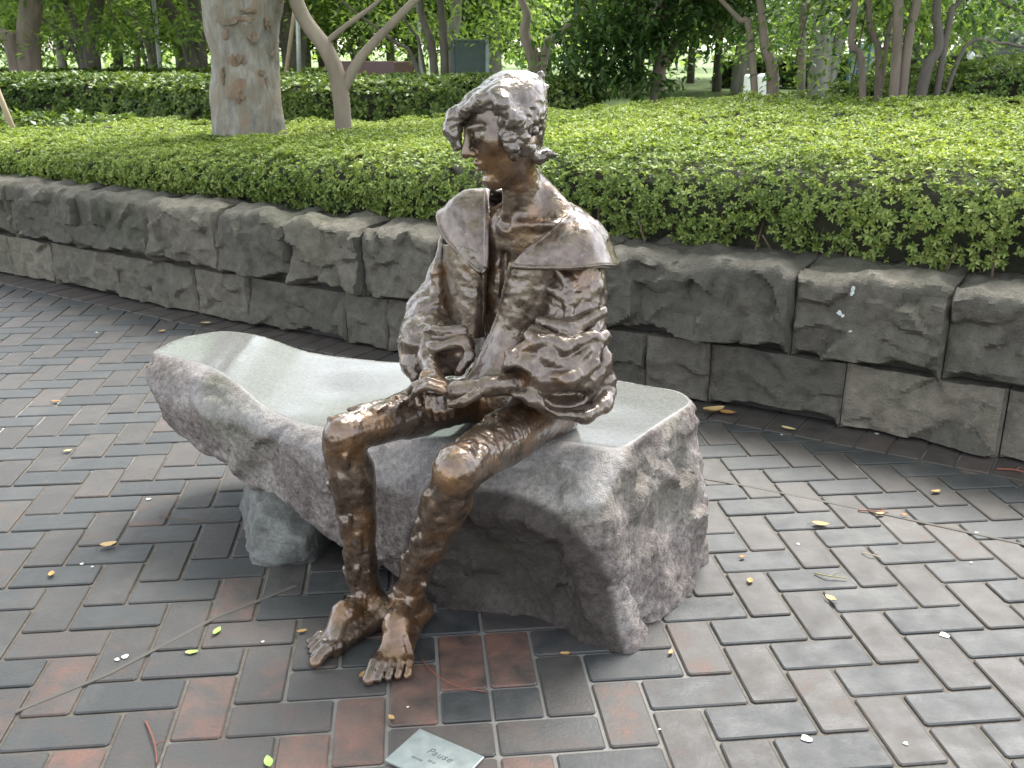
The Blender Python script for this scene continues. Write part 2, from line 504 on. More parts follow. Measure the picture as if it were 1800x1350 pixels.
# ---------------------------------------------------------------- rock-faced retaining wall
wall = tag(empty('retaining_wall', (0.8, 3.9, 0)), 'low curved retaining wall of two courses of rough grey stone below the clipped hedge', 'wall', kind='thing')
WLOC = np.array((0.8, 3.9, 0))
def wall_stone(s0, s1, z0, z1, seed, front=0.0, depth=0.34, top_rough=0.0, chip=0.0, gap=0.004, bulge=0.05, rug=1.0):
    """one hewn stone: rough pitched face with drafted margins, ragged arris, broken lower edge"""
    r = np.random.default_rng(seed)
    L, Hh = s1 - s0 - gap, z1 - z0 - gap
    nu, nv, nw = max(12, int(L / 0.012)), max(10, int(Hh / 0.012)), 14
    # sheet: front from bottom (v=0) to top (v=nv), then over the top to the back
    U = np.linspace(0, 1, nu + 1); Vv = np.arange(nv + nw + 1)
    u, vv = np.meshgrid(U, Vv, indexing='ij')
    front_m = vv <= nv
    fv = np.clip(vv / nv, 0, 1); bw = np.clip((vv - nv) / nw, 0, 1)
    x = u * L; z = fv * Hh; back = bw * depth
    pts = np.stack([x.ravel() * 1.0, z.ravel(), back.ravel() + seed * 3.7], 1)
    edge = np.minimum(np.minimum(u, 1 - u) * L / 0.016 + .25, np.minimum(fv, 1 - fv * 0.2) * Hh / 0.014 + .3).clip(0, 1)
    edge = edge * (2 - edge)
    # split face: cells broken at their own depth and tilt
    wob = np.stack([fbm(pts * 7 + 40, 2), fbm(pts * 7 + 80, 2)], 1) * .035
    sx, sz = (x.ravel() + wob[:, 0]), (z.ravel() + wob[:, 1])
    K = max(7, int(L * Hh / .009)); seeds = r.uniform(0, 1, (K, 2)) * np.array((L, Hh)); gr = r.normal(0, .26, (K, 2)); h0 = bulge * r.uniform(.25, 1.15, K)
    dd = (sx[:, None] - seeds[:, 0]) ** 2 + ((sz[:, None] - seeds[:, 1]) * 1.3) ** 2
    o2 = np.argsort(dd, 1)[:, :2]; d1 = np.sqrt(np.take_along_axis(dd, o2, 1)); bl = np.clip((d1[:, 1] - d1[:, 0]) / .012, 0, 1) * .5 + .5
    hh = h0[o2] + gr[o2, 0] * (sx[:, None] - seeds[o2, 0]) + gr[o2, 1] * (sz[:, None] - seeds[o2, 1])
    pl = np.clip(hh[:, 0] * bl + hh[:, 1] * (1 - bl), -.012, .085).reshape(u.shape)
    n1 = fbm(pts * np.array((9, 9, 9)), 4).reshape(u.shape); n2 = ridge(pts * 14, 3).reshape(u.shape)
    n3 = ridge(pts * 34, 2).reshape(u.shape)
    disp = (edge * (pl + 0.012 * n1 + 0.010 * n2 + 0.0045 * n3) + 0.004 * n1) * rug
    if chip > 0:      # broken away along the foot
        line = chip * (0.55 + 0.9 * fbm(np.stack([x.ravel() * 3.3 + seed, x.ravel() * 0, x.ravel() * 0], 1), 3).reshape(u.shape)) * Hh
        brk = np.clip((line - z) / 0.02, 0, 1)
        disp = disp - brk * (0.055 + 0.035 * n2) * (np.minimum(u, 1 - u) * L / 0.06).clip(0, 1)
    disp = np.where(front_m, disp, disp[:, nv:nv + 1] * (1 - bw) ** 2)
    zz = z + z0 + gap / 2
    topn = fbm(np.stack([x.ravel() * 5 + seed, back.ravel() * 5, np.zeros(x.size)], 1), 4).reshape(u.shape)
    round_top = np.clip((fv - 0.86) / 0.14, 0, 1) ** 2
    zz = zz + top_rough * (np.where(front_m, fv ** 3, 1.0)) * (0.06 * topn + 0.02 * n1 + 0.012 * n2) - top_rough * 0.012 * np.where(front_m, round_top, 1 - bw * 0.6)
    back = back + np.where(front_m, top_rough * 0.05 * round_top, top_rough * 0.05 * (1 - bw))
    # joints between top stones dip a little
    dip = np.exp(-(np.minimum(u, 1 - u) * L / 0.03) ** 2) * top_rough * 0.018
    zz = zz - dip * np.where(front_m, fv ** 4, 1)
    P0, N0 = wall_at(s0 + gap / 2 + x)
    off = (front - disp + back)[..., None]
    co = P0 + N0 * off
    v = np.concatenate([co, zz[..., None]], -1)
    nV = nv + nw + 1
    idx = np.arange((nu + 1) * nV).reshape(nu + 1, nV)
    quads = np.stack([idx[:-1, :-1], idx[1:, :-1], idx[1:, 1:], idx[:-1, 1:]], -1).reshape(-1, 4)
    v = v.reshape(-1, 3)
    # sides and underside: close to back line
    faces = [tuple(q) for q in quads]
    n_base = len(v)
    extra = []
    for col in (0, nu):
        for k in range(nV):
            q = v[idx[col, k]].copy(); pb, nb = wall_at(s0 + gap / 2 + x[col, 0])
            q[:2] = pb + nb * (front + depth); extra.append(q)
    base_l, base_r = n_base, n_base + nV
    for k in range(nV - 1):
        faces.append((idx[0, k], idx[0, k + 1], base_l + k + 1, base_l + k))
        faces.append((idx[nu, k + 1], idx[nu, k], base_r + k, base_r + k + 1))
    nb0 = n_base + 2 * nV
    for i in range(nu + 1):
        q = v[idx[i, 0]].copy(); pb, nb = wall_at(s0 + gap / 2 + x[i, 0]); q[:2] = pb + nb * (front + depth); extra.append(q)
    for i in range(nu):
        faces.append((idx[i + 1, 0], idx[i, 0], nb0 + i, nb0 + i + 1))
    v = np.concatenate([v, np.array(extra)])
    return v, faces
ZC, ZT = 0.255, 0.585
up_px = [(-330, 330), (-190, 350), (-90, 360), (28, 385), (144, 400), (273, 415), (390, 425), (517, 440), (644, 470), (775, 500), (905, 520), (1063, 555), (1396, 560), (1665, 600), (1985, 690), (2300, 780)]
lo_px = [(-330, 400), (-170, 430), (-60, 440), (22, 450), (92, 465), (207, 485), (346, 515), (443, 540), (608, 570), (683, 590), (800, 615), (960, 640), (1136, 640), (1247, 655), (1481, 700), (1764, 750), (2050, 840), (2330, 900)]
us = [wall_s(*q) for q in up_px]; ls = [wall_s(*q) for q in lo_px]
us = [us[0] - 1.6, us[0] - .8] + us; ls = [ls[0] - 1.6, ls[0] - .8] + ls
for i in range(len(ls) - 1):
    v, f = wall_stone(ls[i], ls[i + 1], 0.0, ZC, 100 + i, front=0.012, chip=0.07 if i % 3 else 0.2, bulge=0.022, rug=.62)
    me = mesh_np('stone', local(v, WLOC), f); me.set_sharp_from_angle(angle=R(33))
    link('stone', me, M_WALL, wall)
for i in range(len(us) - 1):
    v, f = wall_stone(us[i], us[i + 1], ZC, ZT, 200 + i, front=0.0, top_rough=.75, chip=0.17, bulge=0.058, rug=.85)
    me = mesh_np('stone', local(v, WLOC), f); me.set_sharp_from_angle(angle=R(33))
    link('stone', me, M_WALL, wall)
v, f = [], []
for i, s in enumerate(np.linspace(us[0], us[-1], 80)):
    pq, nq = wall_at(s)
    v += [(*(pq + nq * 0.06), 0.0), (*(pq + nq * 0.06), 0.52), (*(pq + nq * 0.30), 0.52)]
f = [q for i in range(79) for q in ((3 * i, 3 * i + 3, 3 * i + 4, 3 * i + 1), (3 * i + 1, 3 * i + 4, 3 * i + 5, 3 * i + 2))]
t = NT('wall_core'); t.principled(Base_Color=(0.03, 0.028, 0.025), Roughness=0.95)
link('mortar_core', mesh_np('mortar_core', local(v, WLOC), f, False), t.m, wall)
# ================================================================== sculpting kit: distance fields to meshes
class Field:
    def __init__(self, lo, hi, vox):
        self.lo = np.array(lo, float); self.vox = vox
        self.n = np.ceil((np.array(hi, float) - self.lo) / vox).astype(int) + 1
        self.V = np.full(self.n, 0.3, dtype=np.float32)
    def _loc(self, lo, hi):
        a = np.clip(np.floor((np.asarray(lo) - self.lo) / self.vox).astype(int), 0, self.n - 1)
        b = np.clip(np.ceil((np.asarray(hi) - self.lo) / self.vox).astype(int) + 1, 1, self.n)
        sl = tuple(slice(a[k], max(b[k], a[k] + 1)) for k in range(3))
        ax = [(self.lo[k] + self.vox * np.arange(sl[k].start, sl[k].stop)).astype(np.float32) for k in range(3)]
        return sl, ax[0][:, None, None], ax[1][None, :, None], ax[2][None, None, :]
    def _merge(self, sl, d, k, mode):
        a = self.V[sl]
        if mode == 'add':
            if k <= 0: self.V[sl] = np.minimum(a, d)
            else:
                h = np.clip(0.5 + 0.5 * (a - d) / k, 0, 1); self.V[sl] = a + (d - a) * h - k * h * (1 - h)
        else:
            d = -d
            if k <= 0: self.V[sl] = np.maximum(a, d)
            else:
                h = np.clip(0.5 - 0.5 * (a - d) / k, 0, 1); self.V[sl] = a + (d - a) * h + k * h * (1 - h)
    def cone(self, a, b, r1, r2=None, k=0.012, mode='add', flat=None):
        """tapered limb from a to b; flat=(direction, factor) squashes it along a direction"""
        a = np.asarray(a, float); b = np.asarray(b, float)
        if r2 is None: r2 = r1
        m = max(r1, r2) * 1.05 + k + 2 * self.vox
        sl, X, Y, Z = self._loc(np.minimum(a, b) - m, np.maximum(a, b) + m)
        ab = b - a; L = float(ab @ ab) + 1e-9
        px, py, pz = X - a[0], Y - a[1], Z - a[2]
        h = np.clip((px * ab[0] + py * ab[1] + pz * ab[2]) / L, 0, 1)
        qx, qy, qz = px - h * ab[0], py - h * ab[1], pz - h * ab[2]
        if flat is not None:
            fd = np.asarray(flat[0], float); fd = fd / np.linalg.norm(fd); c = qx * fd[0] + qy * fd[1] + qz * fd[2]
            g = flat[1] - 1
            qx, qy, qz = qx + c * g * fd[0], qy + c * g * fd[1], qz + c * g * fd[2]
        d = np.sqrt(qx * qx + qy * qy + qz * qz) - (r1 + (r2 - r1) * h)
        self._merge(sl, d, k, mode)
    def chain(self, pts, rs, k=0.012, mode='add', flat=None):
        for i in range(len(pts) - 1): self.cone(pts[i], pts[i + 1], rs[i], rs[i + 1], k, mode, flat)
    def ell(self, c, r, k=0.012, mode='add', axes=None):
        """ellipsoid; axes = 3x3 rows of unit axes"""
        c = np.asarray(c, float); r = np.asarray(r, float) * np.ones(3)
        m = (np.max(r) + k + 2 * self.vox) * np.ones(3)
        if axes is None: m = r + k + 2 * self.vox
        sl, X, Y, Z = self._loc(c - m, c + m)
        p = [X - c[0], Y - c[1], Z - c[2]]
        if axes is not None:
            A = np.asarray(axes, float); p = [p[0] * A[i][0] + p[1] * A[i][1] + p[2] * A[i][2] for i in range(3)]
        k0 = np.sqrt((p[0] / r[0]) ** 2 + (p[1] / r[1]) ** 2 + (p[2] / r[2]) ** 2)
        k1 = np.sqrt((p[0] / r[0] ** 2) ** 2 + (p[1] / r[1] ** 2) ** 2 + (p[2] / r[2] ** 2) ** 2) + 1e-6
        d = k0 * (k0 - 1) / k1
        self._merge(sl, d.astype(np.float32), k, mode)
    def nets(self):
        V = self.V; s = V < 0
        n = np.array(V.shape)
        c = np.zeros(n - 1, dtype=np.int8)
        for dx in (0, 1):
            for dy in (0, 1):
                for dz in (0, 1):
                    c += s[dx:n[0] - 1 + dx, dy:n[1] - 1 + dy, dz:n[2] - 1 + dz]
        act = (c > 0) & (c < 8)
        cells = np.argwhere(act)
        idx = np.full(n - 1, -1, dtype=np.int32); idx[act] = np.arange(len(cells))
        acc = np.zeros((len(cells), 3)); cnt = np.zeros(len(cells))
        corners = [(i, j, k) for i in (0, 1) for j in (0, 1) for k in (0, 1)]
        cv = {q: V[cells[:, 0] + q[0], cells[:, 1] + q[1], cells[:, 2] + q[2]] for q in corners}
        for q in corners:
            for a in range(3):
                if q[a]: continue
                w = list(q); w[a] = 1; w = tuple(w)
                v0, v1 = cv[q], cv[w]; m = (v0 < 0) != (v1 < 0)
                t_ = np.where(m, v0 / np.where(m, v0 - v1, 1), 0)
                pt = np.tile(np.array(q, float), (len(cells), 1)); pt[:, a] = t_
                acc += np.where(m[:, None], pt, 0); cnt += m
        verts = self.lo + self.vox * (cells + acc / cnt[:, None])
        quads = []
        for a in range(3):
            b, d = (a + 1) % 3, (a + 2) % 3
            sl0 = [slice(1, n[k] - 1) for k in range(3)]; sl0[a] = slice(0, n[a] - 1)
            sl1 = list(sl0); sl1[a] = slice(1, n[a])
            s0, s1 = s[tuple(sl0)], s[tuple(sl1)]
            for flip, m in ((False, s0 & ~s1), (True, ~s0 & s1)):
                e = np.argwhere(m)
                off = np.ones(3, int); off[a] = 0
                e = e + off
                def cell(db, dd):
                    q = e.copy(); q[:, b] += db; q[:, d] += dd
                    return idx[q[:, 0], q[:, 1], q[:, 2]]
                f = np.stack([cell(-1, -1), cell(0, -1), cell(0, 0), cell(-1, 0)], 1)
                if flip: f = f[:, ::-1]
                quads.append(f)
        f = np.concatenate(quads)
        f = f[(f >= 0).all(1)]
        return verts, f
def relax(v, f, it=1, lam=0.5):
    e = np.concatenate([f[:, [0, 1]], f[:, [1, 2]], f[:, [2, 3]], f[:, [3, 0]]]); e = np.concatenate([e, e[:, ::-1]])
    deg = np.bincount(e[:, 0], minlength=len(v))[:, None].clip(1)
    for _ in range(it):
        s = np.stack([np.bincount(e[:, 0], weights=v[e[:, 1], k], minlength=len(v)) for k in range(3)], 1)
        v = v + lam * (s / deg - v)
    return v
def point_attr(me, name, val):
    a = me.attributes.new(name, 'FLOAT', 'POINT'); a.data.foreach_set('value', np.asarray(val, dtype=np.float32))

# ================================================================== granite bench boulder
def smax(a, b, k):
    h = np.clip(0.5 - 0.5 * (a - b) / k, 0, 1); return a + (b - a) * h + k * h * (1 - h)
rf = Field((-1.28, 1.85, -0.03), (0.72, 3.3, 0.62), 0.0075)
sl, X, Y, Z = rf._loc(rf.lo, rf.lo + rf.vox * rf.n)
def plane(pt, n):
    n = np.asarray(n, float); n = n / np.linalg.norm(n)
    return (X - pt[0]) * n[0] + (Y - pt[1]) * n[1] + (Z - pt[2]) * n[2]
zt = 0.425 + 0.08 / (1 + np.exp((X + 0.74) / 0.05)) + 0.02 * np.sin(3.1 * X + 1.0) - 0.022 * np.exp(-((X + 0.42) / 0.25) ** 2 - ((Y - 2.7) / 0.35) ** 2) - 0.02 * (X > 0.0) * X
top = (Z - zt) * 0.95
sides = plane((-.82, 2.60, .45), (-.58, -.815, -.17))
for pt, n in (((.0, 2.05, .36), (.06, -1, .05)), ((-.22, 2.125, .24), (-.38, -.66, .62)), ((.39, 2.225, 0), (.83, -.52, .21)), ((.535, 2.5, .2), (1, .25, .03)),
              ((.0, 2.87, .3), (.36, .93, 0)), ((-.6, 3.10, .3), (.06, 1, 0)), ((-1.08, 2.85, .46), (-.95, .2, -.3)), ((-1.02, 3.04, .4), (-.72, .7, -.1))):
    sides = smax(sides, plane(pt, n), 0.025)
chamf = plane((-.22, 2.125, .24), (-.38, -.66, .62))
facet = plane((.02, 2.075, .362), (-.10, -.40, .9))
under = (0.37 * (-.32 - X) - Z) * 0.93
sides2 = smax(smax(sides, facet, 0.02), under, 0.05)
rf.V[:] = smax(sides2, top, 0.012)
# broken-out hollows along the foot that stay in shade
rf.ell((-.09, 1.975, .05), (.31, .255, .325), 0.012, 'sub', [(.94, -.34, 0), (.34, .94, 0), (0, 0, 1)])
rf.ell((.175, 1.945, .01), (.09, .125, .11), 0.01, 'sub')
rf.ell((.60, 2.30, .24), (.075, .075, .12), 0.03, 'sub')
rv, rfc = rf.nets()
keep_z = rv[:, 2]
def trilin(A, v):
    A = np.broadcast_to(A, rf.V.shape); q = (v - rf.lo) / rf.vox; i = np.clip(np.floor(q).astype(int), 0, rf.n - 2); f_ = q - i; out = 0
    for dx in (0, 1):
        for dy in (0, 1):
            for dz in (0, 1):
                w = (f_[:, 0] if dx else 1 - f_[:, 0]) * (f_[:, 1] if dy else 1 - f_[:, 1]) * (f_[:, 2] if dz else 1 - f_[:, 2])
                out = out + w * A[i[:, 0] + dx, i[:, 1] + dy, i[:, 2] + dz]
    return out
tv = trilin(top, rv); sv = trilin(sides2, rv); FACD = trilin(facet, rv); CHAD = trilin(chamf, rv)
polish = np.clip((tv - sv) / 0.02 + 0.2, 0, 1)
rnm = vnormals(rv, rfc)
polish *= np.clip((rnm[:, 2] - 0.75) / 0.15, 0, 1)
rough_d = 0.016 * fbm(rv * 6, 3) + 0.010 * ridge(rv * 11 + 3, 3) + 0.007 * fbm(rv * 30, 3)
right_face = np.clip((rnm @ np.array((.83, -.5, .1)) - 0.5) / 0.3, 0, 1)
rough_d += right_face * (0.014 * ridge(rv * np.array((4, 4, 5)) + 8, 4) - 0.012 + 0.010 * fbm(rv * 14 + 4, 3))
# broken faces: cells of the fracture at their own depth and tilt
def cells3(v, K, seed, amp, tilt, lo, hi):
    r = np.random.default_rng(seed); sd = r.uniform(0, 1, (K, 3)) * (np.asarray(hi) - lo) + lo; g = r.normal(0, tilt, (K, 3)); h = r.uniform(-1, 1, K) * amp
    vw = v + .03 * np.stack([fbm(v * 8 + c, 2) for c in (3, 33, 63)], 1)
    out = np.zeros(len(v))
    for i in range(0, len(v), 20000):
        q = vw[i:i + 20000]; d2 = ((q[:, None] - sd[None]) ** 2).sum(2); o = np.argsort(d2, 1)[:, :2]; dd = np.sqrt(np.take_along_axis(d2, o, 1))
        b = np.clip((dd[:, 1] - dd[:, 0]) / .015, 0, 1) * .5 + .5
        hv_ = h[o] + (g[o] * (q[:, None] - sd[o])).sum(2)
        out[i:i + 20000] = hv_[:, 0] * b + hv_[:, 1] * (1 - b)
    return out
rough_d = rough_d * .75 + cells3(rv, 420, 4, .005, .08, (-1.15, 1.95, 0), (.6, 3.2, .5)) * (1 + .7 * right_face)
rough_d = rough_d * np.clip(-tv / 0.035, 0.12, 1)
rv = rv + rnm * (rough_d * (1 - polish) + polish * 0.0025 * fbm(rv * 3, 2))[:, None]
rv[:, 2] = np.maximum(rv[:, 2], -0.012)
t = NT('granite'); p = t.pos()
pol = t.n('Attribute', attribute_name='polish').outputs['Fac']
pol = t.math('MULTIPLY', pol, 1.0)
n1 = t.noise(p, 7, 5, 0.6); n2 = t.noise(p, 70, 5, 0.7); sp = t.voronoi(p, 260); n4 = t.noise(p, 2.2, 4)
rough_c = t.ramp(n1, [(0.25, (0.085, 0.069, 0.062)), (0.5, (0.165, 0.140, 0.128)), (0.75, (0.28, 0.25, 0.228))])
rough_c = t.mix(0.85, rough_c, t.ramp(n2, [(0.32, 0.35), (0.68, 1.5)]), 'MULTIPLY')
rough_c = t.mix(t.ramp(n4, [(0.52, 0.0), (0.68, 0.35)]), rough_c, (0.125, 0.14, 0.09))
pol_c = t.mix(0.6, (0.125, 0.123, 0.117), t.ramp(t.noise(p, 110, 4, 0.75), [(0.3, 0.45), (0.7, 1.5)]), 'MULTIPLY')
# streaks left by the saw
mp = t.n('Mapping'); t.set(mp.inputs['Vector'], p); mp.inputs['Rotation'].default_value = (0, 0, R(38)); mp.inputs['Scale'].default_value = (1.5, 14, 1)
pol_c = t.mix(0.18, pol_c, t.ramp(t.noise(mp.outputs[0], 3, 4, 0.6), [(0.3, 0.75), (0.7, 1.25)]), 'MULTIPLY')
# paler stone with sky light painted in, on the two sloping facets in front
lit_facet = t.n('Attribute', attribute_name='fresh').outputs['Fac']
rough_c = t.mix(t.math('MULTIPLY', lit_facet, 0.5), rough_c, t.mix(0.7, (0.36, 0.34, 0.335), t.ramp(n2, [(0.3, 0.65), (0.7, 1.25)]), 'MULTIPLY'))
# much darker brown tone inside the hollows of the broken front
hollow_tone = t.n('Attribute', attribute_name='hollow_tone').outputs['Fac']
rough_c = t.mix(t.math('MULTIPLY', hollow_tone, 0.8), rough_c, t.mix(n1, (0.016, 0.0125, 0.011), (0.034, 0.027, 0.024)))
col = t.mix(pol, rough_c, pol_c)
hb = t.math('ADD', t.math('MULTIPLY', n2, 1.0), t.math('MULTIPLY', sp, 0.5))
bs = t.n('Bump'); t.set(bs.inputs['Height'], hb); t.set(bs.inputs['Strength'], t.math('MULTIPLY_ADD', pol, -0.72, 0.75)); bs.inputs['Distance'].default_value = 0.006
t.principled(Base_Color=col, Roughness=t.math('ADD', t.math('MULTIPLY_ADD', pol, -0.70, 0.84), t.math('MULTIPLY', t.math('SUBTRACT', n1, 0.5), 0.25)), Normal=bs.outputs['Normal'], Specular_IOR_Level=t.math('MULTIPLY_ADD', pol, 0.45, 0.12))
M_GRANITE = t.m
# mask of the darker tone, shaped like the two hollows
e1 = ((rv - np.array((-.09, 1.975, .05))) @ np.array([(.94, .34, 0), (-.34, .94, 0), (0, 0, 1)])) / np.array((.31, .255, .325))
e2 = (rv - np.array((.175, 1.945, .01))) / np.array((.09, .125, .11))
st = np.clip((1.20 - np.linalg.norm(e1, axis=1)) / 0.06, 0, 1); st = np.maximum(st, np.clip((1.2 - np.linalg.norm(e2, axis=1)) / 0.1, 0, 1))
ROCK_LOC = np.array((-.1, 2.5, 0))
fresh = np.maximum(np.clip(1.6 + FACD / .012, 0, 1), np.clip(1.6 + CHAD / .012, 0, 1)) * (1 - st) * (1 - polish) * np.clip(.75 + 1.6 * fbm(rv * 5 + 2, 3), 0, 1)  # mask for the sky-lit pale tone painted on the front facets
me = mesh_np('boulder', local(rv, ROCK_LOC), rfc); me.set_sharp_from_angle(angle=R(32)); point_attr(me, 'fresh', fresh); point_attr(me, 'polish', polish); point_attr(me, 'hollow_tone', st)
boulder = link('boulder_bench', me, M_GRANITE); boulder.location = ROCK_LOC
tag(boulder, 'long granite boulder with a polished top that the bronze figure sits on', 'boulder')
# wedge stone under its raised end
bf = Field((-.85, 2.38, -.03), (-.25, 2.9, .34), 0.007)
sl, X, Y, Z = bf._loc(bf.lo, bf.lo + bf.vox * bf.n)
pl_ = lambda pt, n: ((X - pt[0]) * n[0] + (Y - pt[1]) * n[1] + (Z - pt[2]) * n[2]) / math.sqrt(sum(q * q for q in n))
d = pl_((-.73, 2.52, .05), (-1, -.35, .22))
for pt, n in (((-.68, 2.455, .05), (-.25, -1, .2)), ((-.52, 2.6, .1), (1, -.25, 0)), ((-.5, 2.8, .1), (0, 1, .1)), ((-.70, 2.55, .155), (-.5, -.2, 1)), ((-.6, 2.5, .125), (.35, -.5, 1)), ((-.62, 2.44, .02), (.2, -1, -.5))):
    d = smax(d, pl_(pt, n), 0.012)
bf.V[:] = d
v, f = bf.nets(); nn = vnormals(v, f)
v = v + nn * (0.010 * fbm(v * 14, 4) + 0.004 * ridge(v * 25, 2))[:, None]
v[:, 2] = np.maximum(v[:, 2], -0.008)
t = NT('wedge_granite'); p = t.pos(); n1 = t.noise(p, 16, 5, 0.65); n2 = t.noise(p, 120, 4)
col = t.mix(0.6, t.ramp(n1, [(0.3, (0.05, 0.051, 0.046)), (0.7, (0.13, 0.13, 0.12))]), t.ramp(n2, [(0.3, 0.55), (0.7, 1.3)]), 'MULTIPLY')
t.principled(Base_Color=col, Roughness=0.62, Normal=t.bump(n2, 0.5, 0.006))
o = link('wedge_stone', mesh_np('wedge_stone', local(v, (-.58, 2.6, 0)), f), t.m); o.location = (-.58, 2.6, 0)
tag(o, 'small grey-green block wedged under the raised left end of the boulder', 'stone')
# ================================================================== bronze figure
def bronze(name, dark, mid, gold, gold_lo=0.5, rough=(0.22, 0.46), bump=0.3, scale=1.0):
    t = NT(name); p = t.pos()
    n1 = t.noise(p, 9 * scale, 5, 0.6); n2 = t.noise(p, 34 * scale, 4, 0.6); n3 = t.noise(p, 130, 4, 0.6)
    col = t.ramp(n2, [(0.28, dark), (0.62, mid)])
    col = t.mix(t.ramp(n1, [(gold_lo, 0.0), (gold_lo + 0.16, 0.85)]), col, gold)
    col = t.mix(t.ramp(t.noise(p, 55, 3), [(0.62, 0.0), (0.75, 0.5)]), col, (0.24, 0.215, 0.185))  # pale blotches painted in for grey-white highlights
    r = t.ramp(n2, [(0.3, rough[0]), (0.7, rough[1])])
    h = t.math('ADD', t.math('MULTIPLY', n2, 1.0), t.math('MULTIPLY', n3, 0.45))
    t.principled(Base_Color=col, Metallic=0.62, Roughness=r, Normal=t.bump(h, bump, 0.012), Coat_Weight=0.8, Coat_Roughness=0.18)
    return t.m
M_SKIN = bronze('bronze_skin', (0.036, 0.021, 0.012), (0.115, 0.078, 0.055), (0.17, 0.086, 0.034), 0.49)
M_COAT = bronze('bronze_coat', (0.042, 0.026, 0.017), (0.130, 0.094, 0.072), (0.155, 0.082, 0.036), 0.54)
M_HAIR = bronze('bronze_hair', (0.04, 0.029, 0.023), (0.13, 0.10, 0.082), (0.10, 0.06, 0.036), 0.6, (0.18, 0.38))
SLOC = np.array((-.02, 2.33, 0.0))
statue = tag(empty('bronze_statue', SLOC), 'dark brown bronze figure in an open wide-collared coat seated barefoot on the granite boulder', 'statue')

def unit(v): v = np.asarray(v, float); return v / np.linalg.norm(v)
FWD = unit((-.43, -.90, 0)); LEFT = unit((.90, -.43, 0)); UP = np.array((0, 0, 1.0))
AX = [LEFT, FWD, UP]
B = Field((-.56, 1.84, -.01), (.30, 2.60, 1.32), 0.0036)
hipL, hipR = P(968, 716, 2.36), P(850, 690, 2.43)
kneeL, kneeR = P(805, 826, 1.945), P(606, 764, 2.13)
ankL, ankR = P(716, 1050, 2.135), P(648, 1052, 2.185)
# pelvis, belly, chest
pel = (hipL + hipR) / 2 + np.array((0.0, 0.01, 0.02))
B.ell(pel, (.15, .10, .09), 0.03, axes=AX)
chest = np.array((0.02, 2.405, .80))
B.cone(pel + UP * .03, chest, .095, .105, 0.04, flat=(FWD, 1.25))
B.ell(chest + UP * .02, (.135, .088, .15), 0.04, axes=AX)
shL, shR = P(1022, 428, 2.30), P(815, 424, 2.50)
nb = P(934, 372, 2.385); nt = P(905, 285, 2.335)
B.cone(shL, shR, .045, .045, 0.05)
B.cone(nb + UP * .0, shL, .042, .042, 0.05); B.cone(nb, shR, .042, .04, 0.05)
B.cone(nb - UP * .03, nt, .050, .040, 0.025)
B.cone(P(925, 300, 2.40), P(985, 372, 2.36), .022, .03, 0.03)
# neck muscles and collar bones
pit = P(893, 396, 2.325)
B.cone(P(915, 285, 2.31), pit, .012, .009, 0.012); B.cone(P(893, 310, 2.31), pit + LEFT * -.008, .011, .008, 0.012)
B.cone(pit + LEFT * .008, P(975, 394, 2.285), .006, .007, 0.02); B.cone(pit - LEFT * .008, P(862, 398, 2.385), .006, .007, 0.014)
B.ell(P(905, 416, 2.375), (.10, .055, .055), 0.04, axes=AX)
B.ell(pit + UP * .006 + FWD * .014, (.012, .014, .014), 0.012, 'sub')
for z_, w_ in ((.86, .075), (.80, .07), (.745, .06)):       # ribs
    for sgn in (-1, 1):
        a_ = chest * np.array((1, 1, 0)) + UP * z_ + FWD * .082 + LEFT * sgn * .022
        B.cone(a_, a_ + LEFT * sgn * w_ - FWD * .035 - UP * .018, .007, .006, 0.014)
B.cone(chest + UP * .09 + FWD * .083, chest - UP * .06 + FWD * .09, .006, .006, 0.016, 'sub')
# thighs and knees
def leg(hip, knee, ank, thigh_r, k_r, calf_r, a_r, out):
    d = unit(knee - hip)
    B.cone(hip, hip + (knee - hip) * .55, thigh_r, thigh_r * .86, 0.02); B.cone(hip + (knee - hip) * .5, knee, thigh_r * .87, k_r, 0.02)
    sh = unit(ank - knee)
    back = unit(np.cross(np.cross(sh, d), sh)) * -1
    B.ell(knee + d * .018 - UP * .0, (k_r * .80, k_r * .80, k_r * .95), 0.02)
    B.cone(knee, knee + (ank - knee) * .28, k_r * .93, calf_r, 0.02)
    B.cone(knee + (ank - knee) * .22 + back * .014, knee + (ank - knee) * .55 + back * .006, calf_r, calf_r * .78, 0.02)
    B.cone(knee + (ank - knee) * .5, ank, calf_r * .78, a_r, 0.02)
    B.cone(knee + d * .03 + (ank - knee) * .1, ank + d * .012, .012, .010, 0.02)     # shin bone
    lat = unit(np.cross(d, sh))
    B.ell(ank + lat * a_r * .75, .013, 0.01); B.ell(ank - lat * a_r * .75, .013, 0.01)
leg(hipR, kneeR, ankR, .064, .041, .047, .033, -1)
leg(hipL, kneeL, ankL, .070, .050, .051, .034, 1)
B.cone(hipR, pel, .075, .08, .03); B.cone(hipL, pel, .075, .085, .03)
B.ell(pel - FWD * .05 - UP * .01, (.15, .09, .085), 0.03, axes=AX)
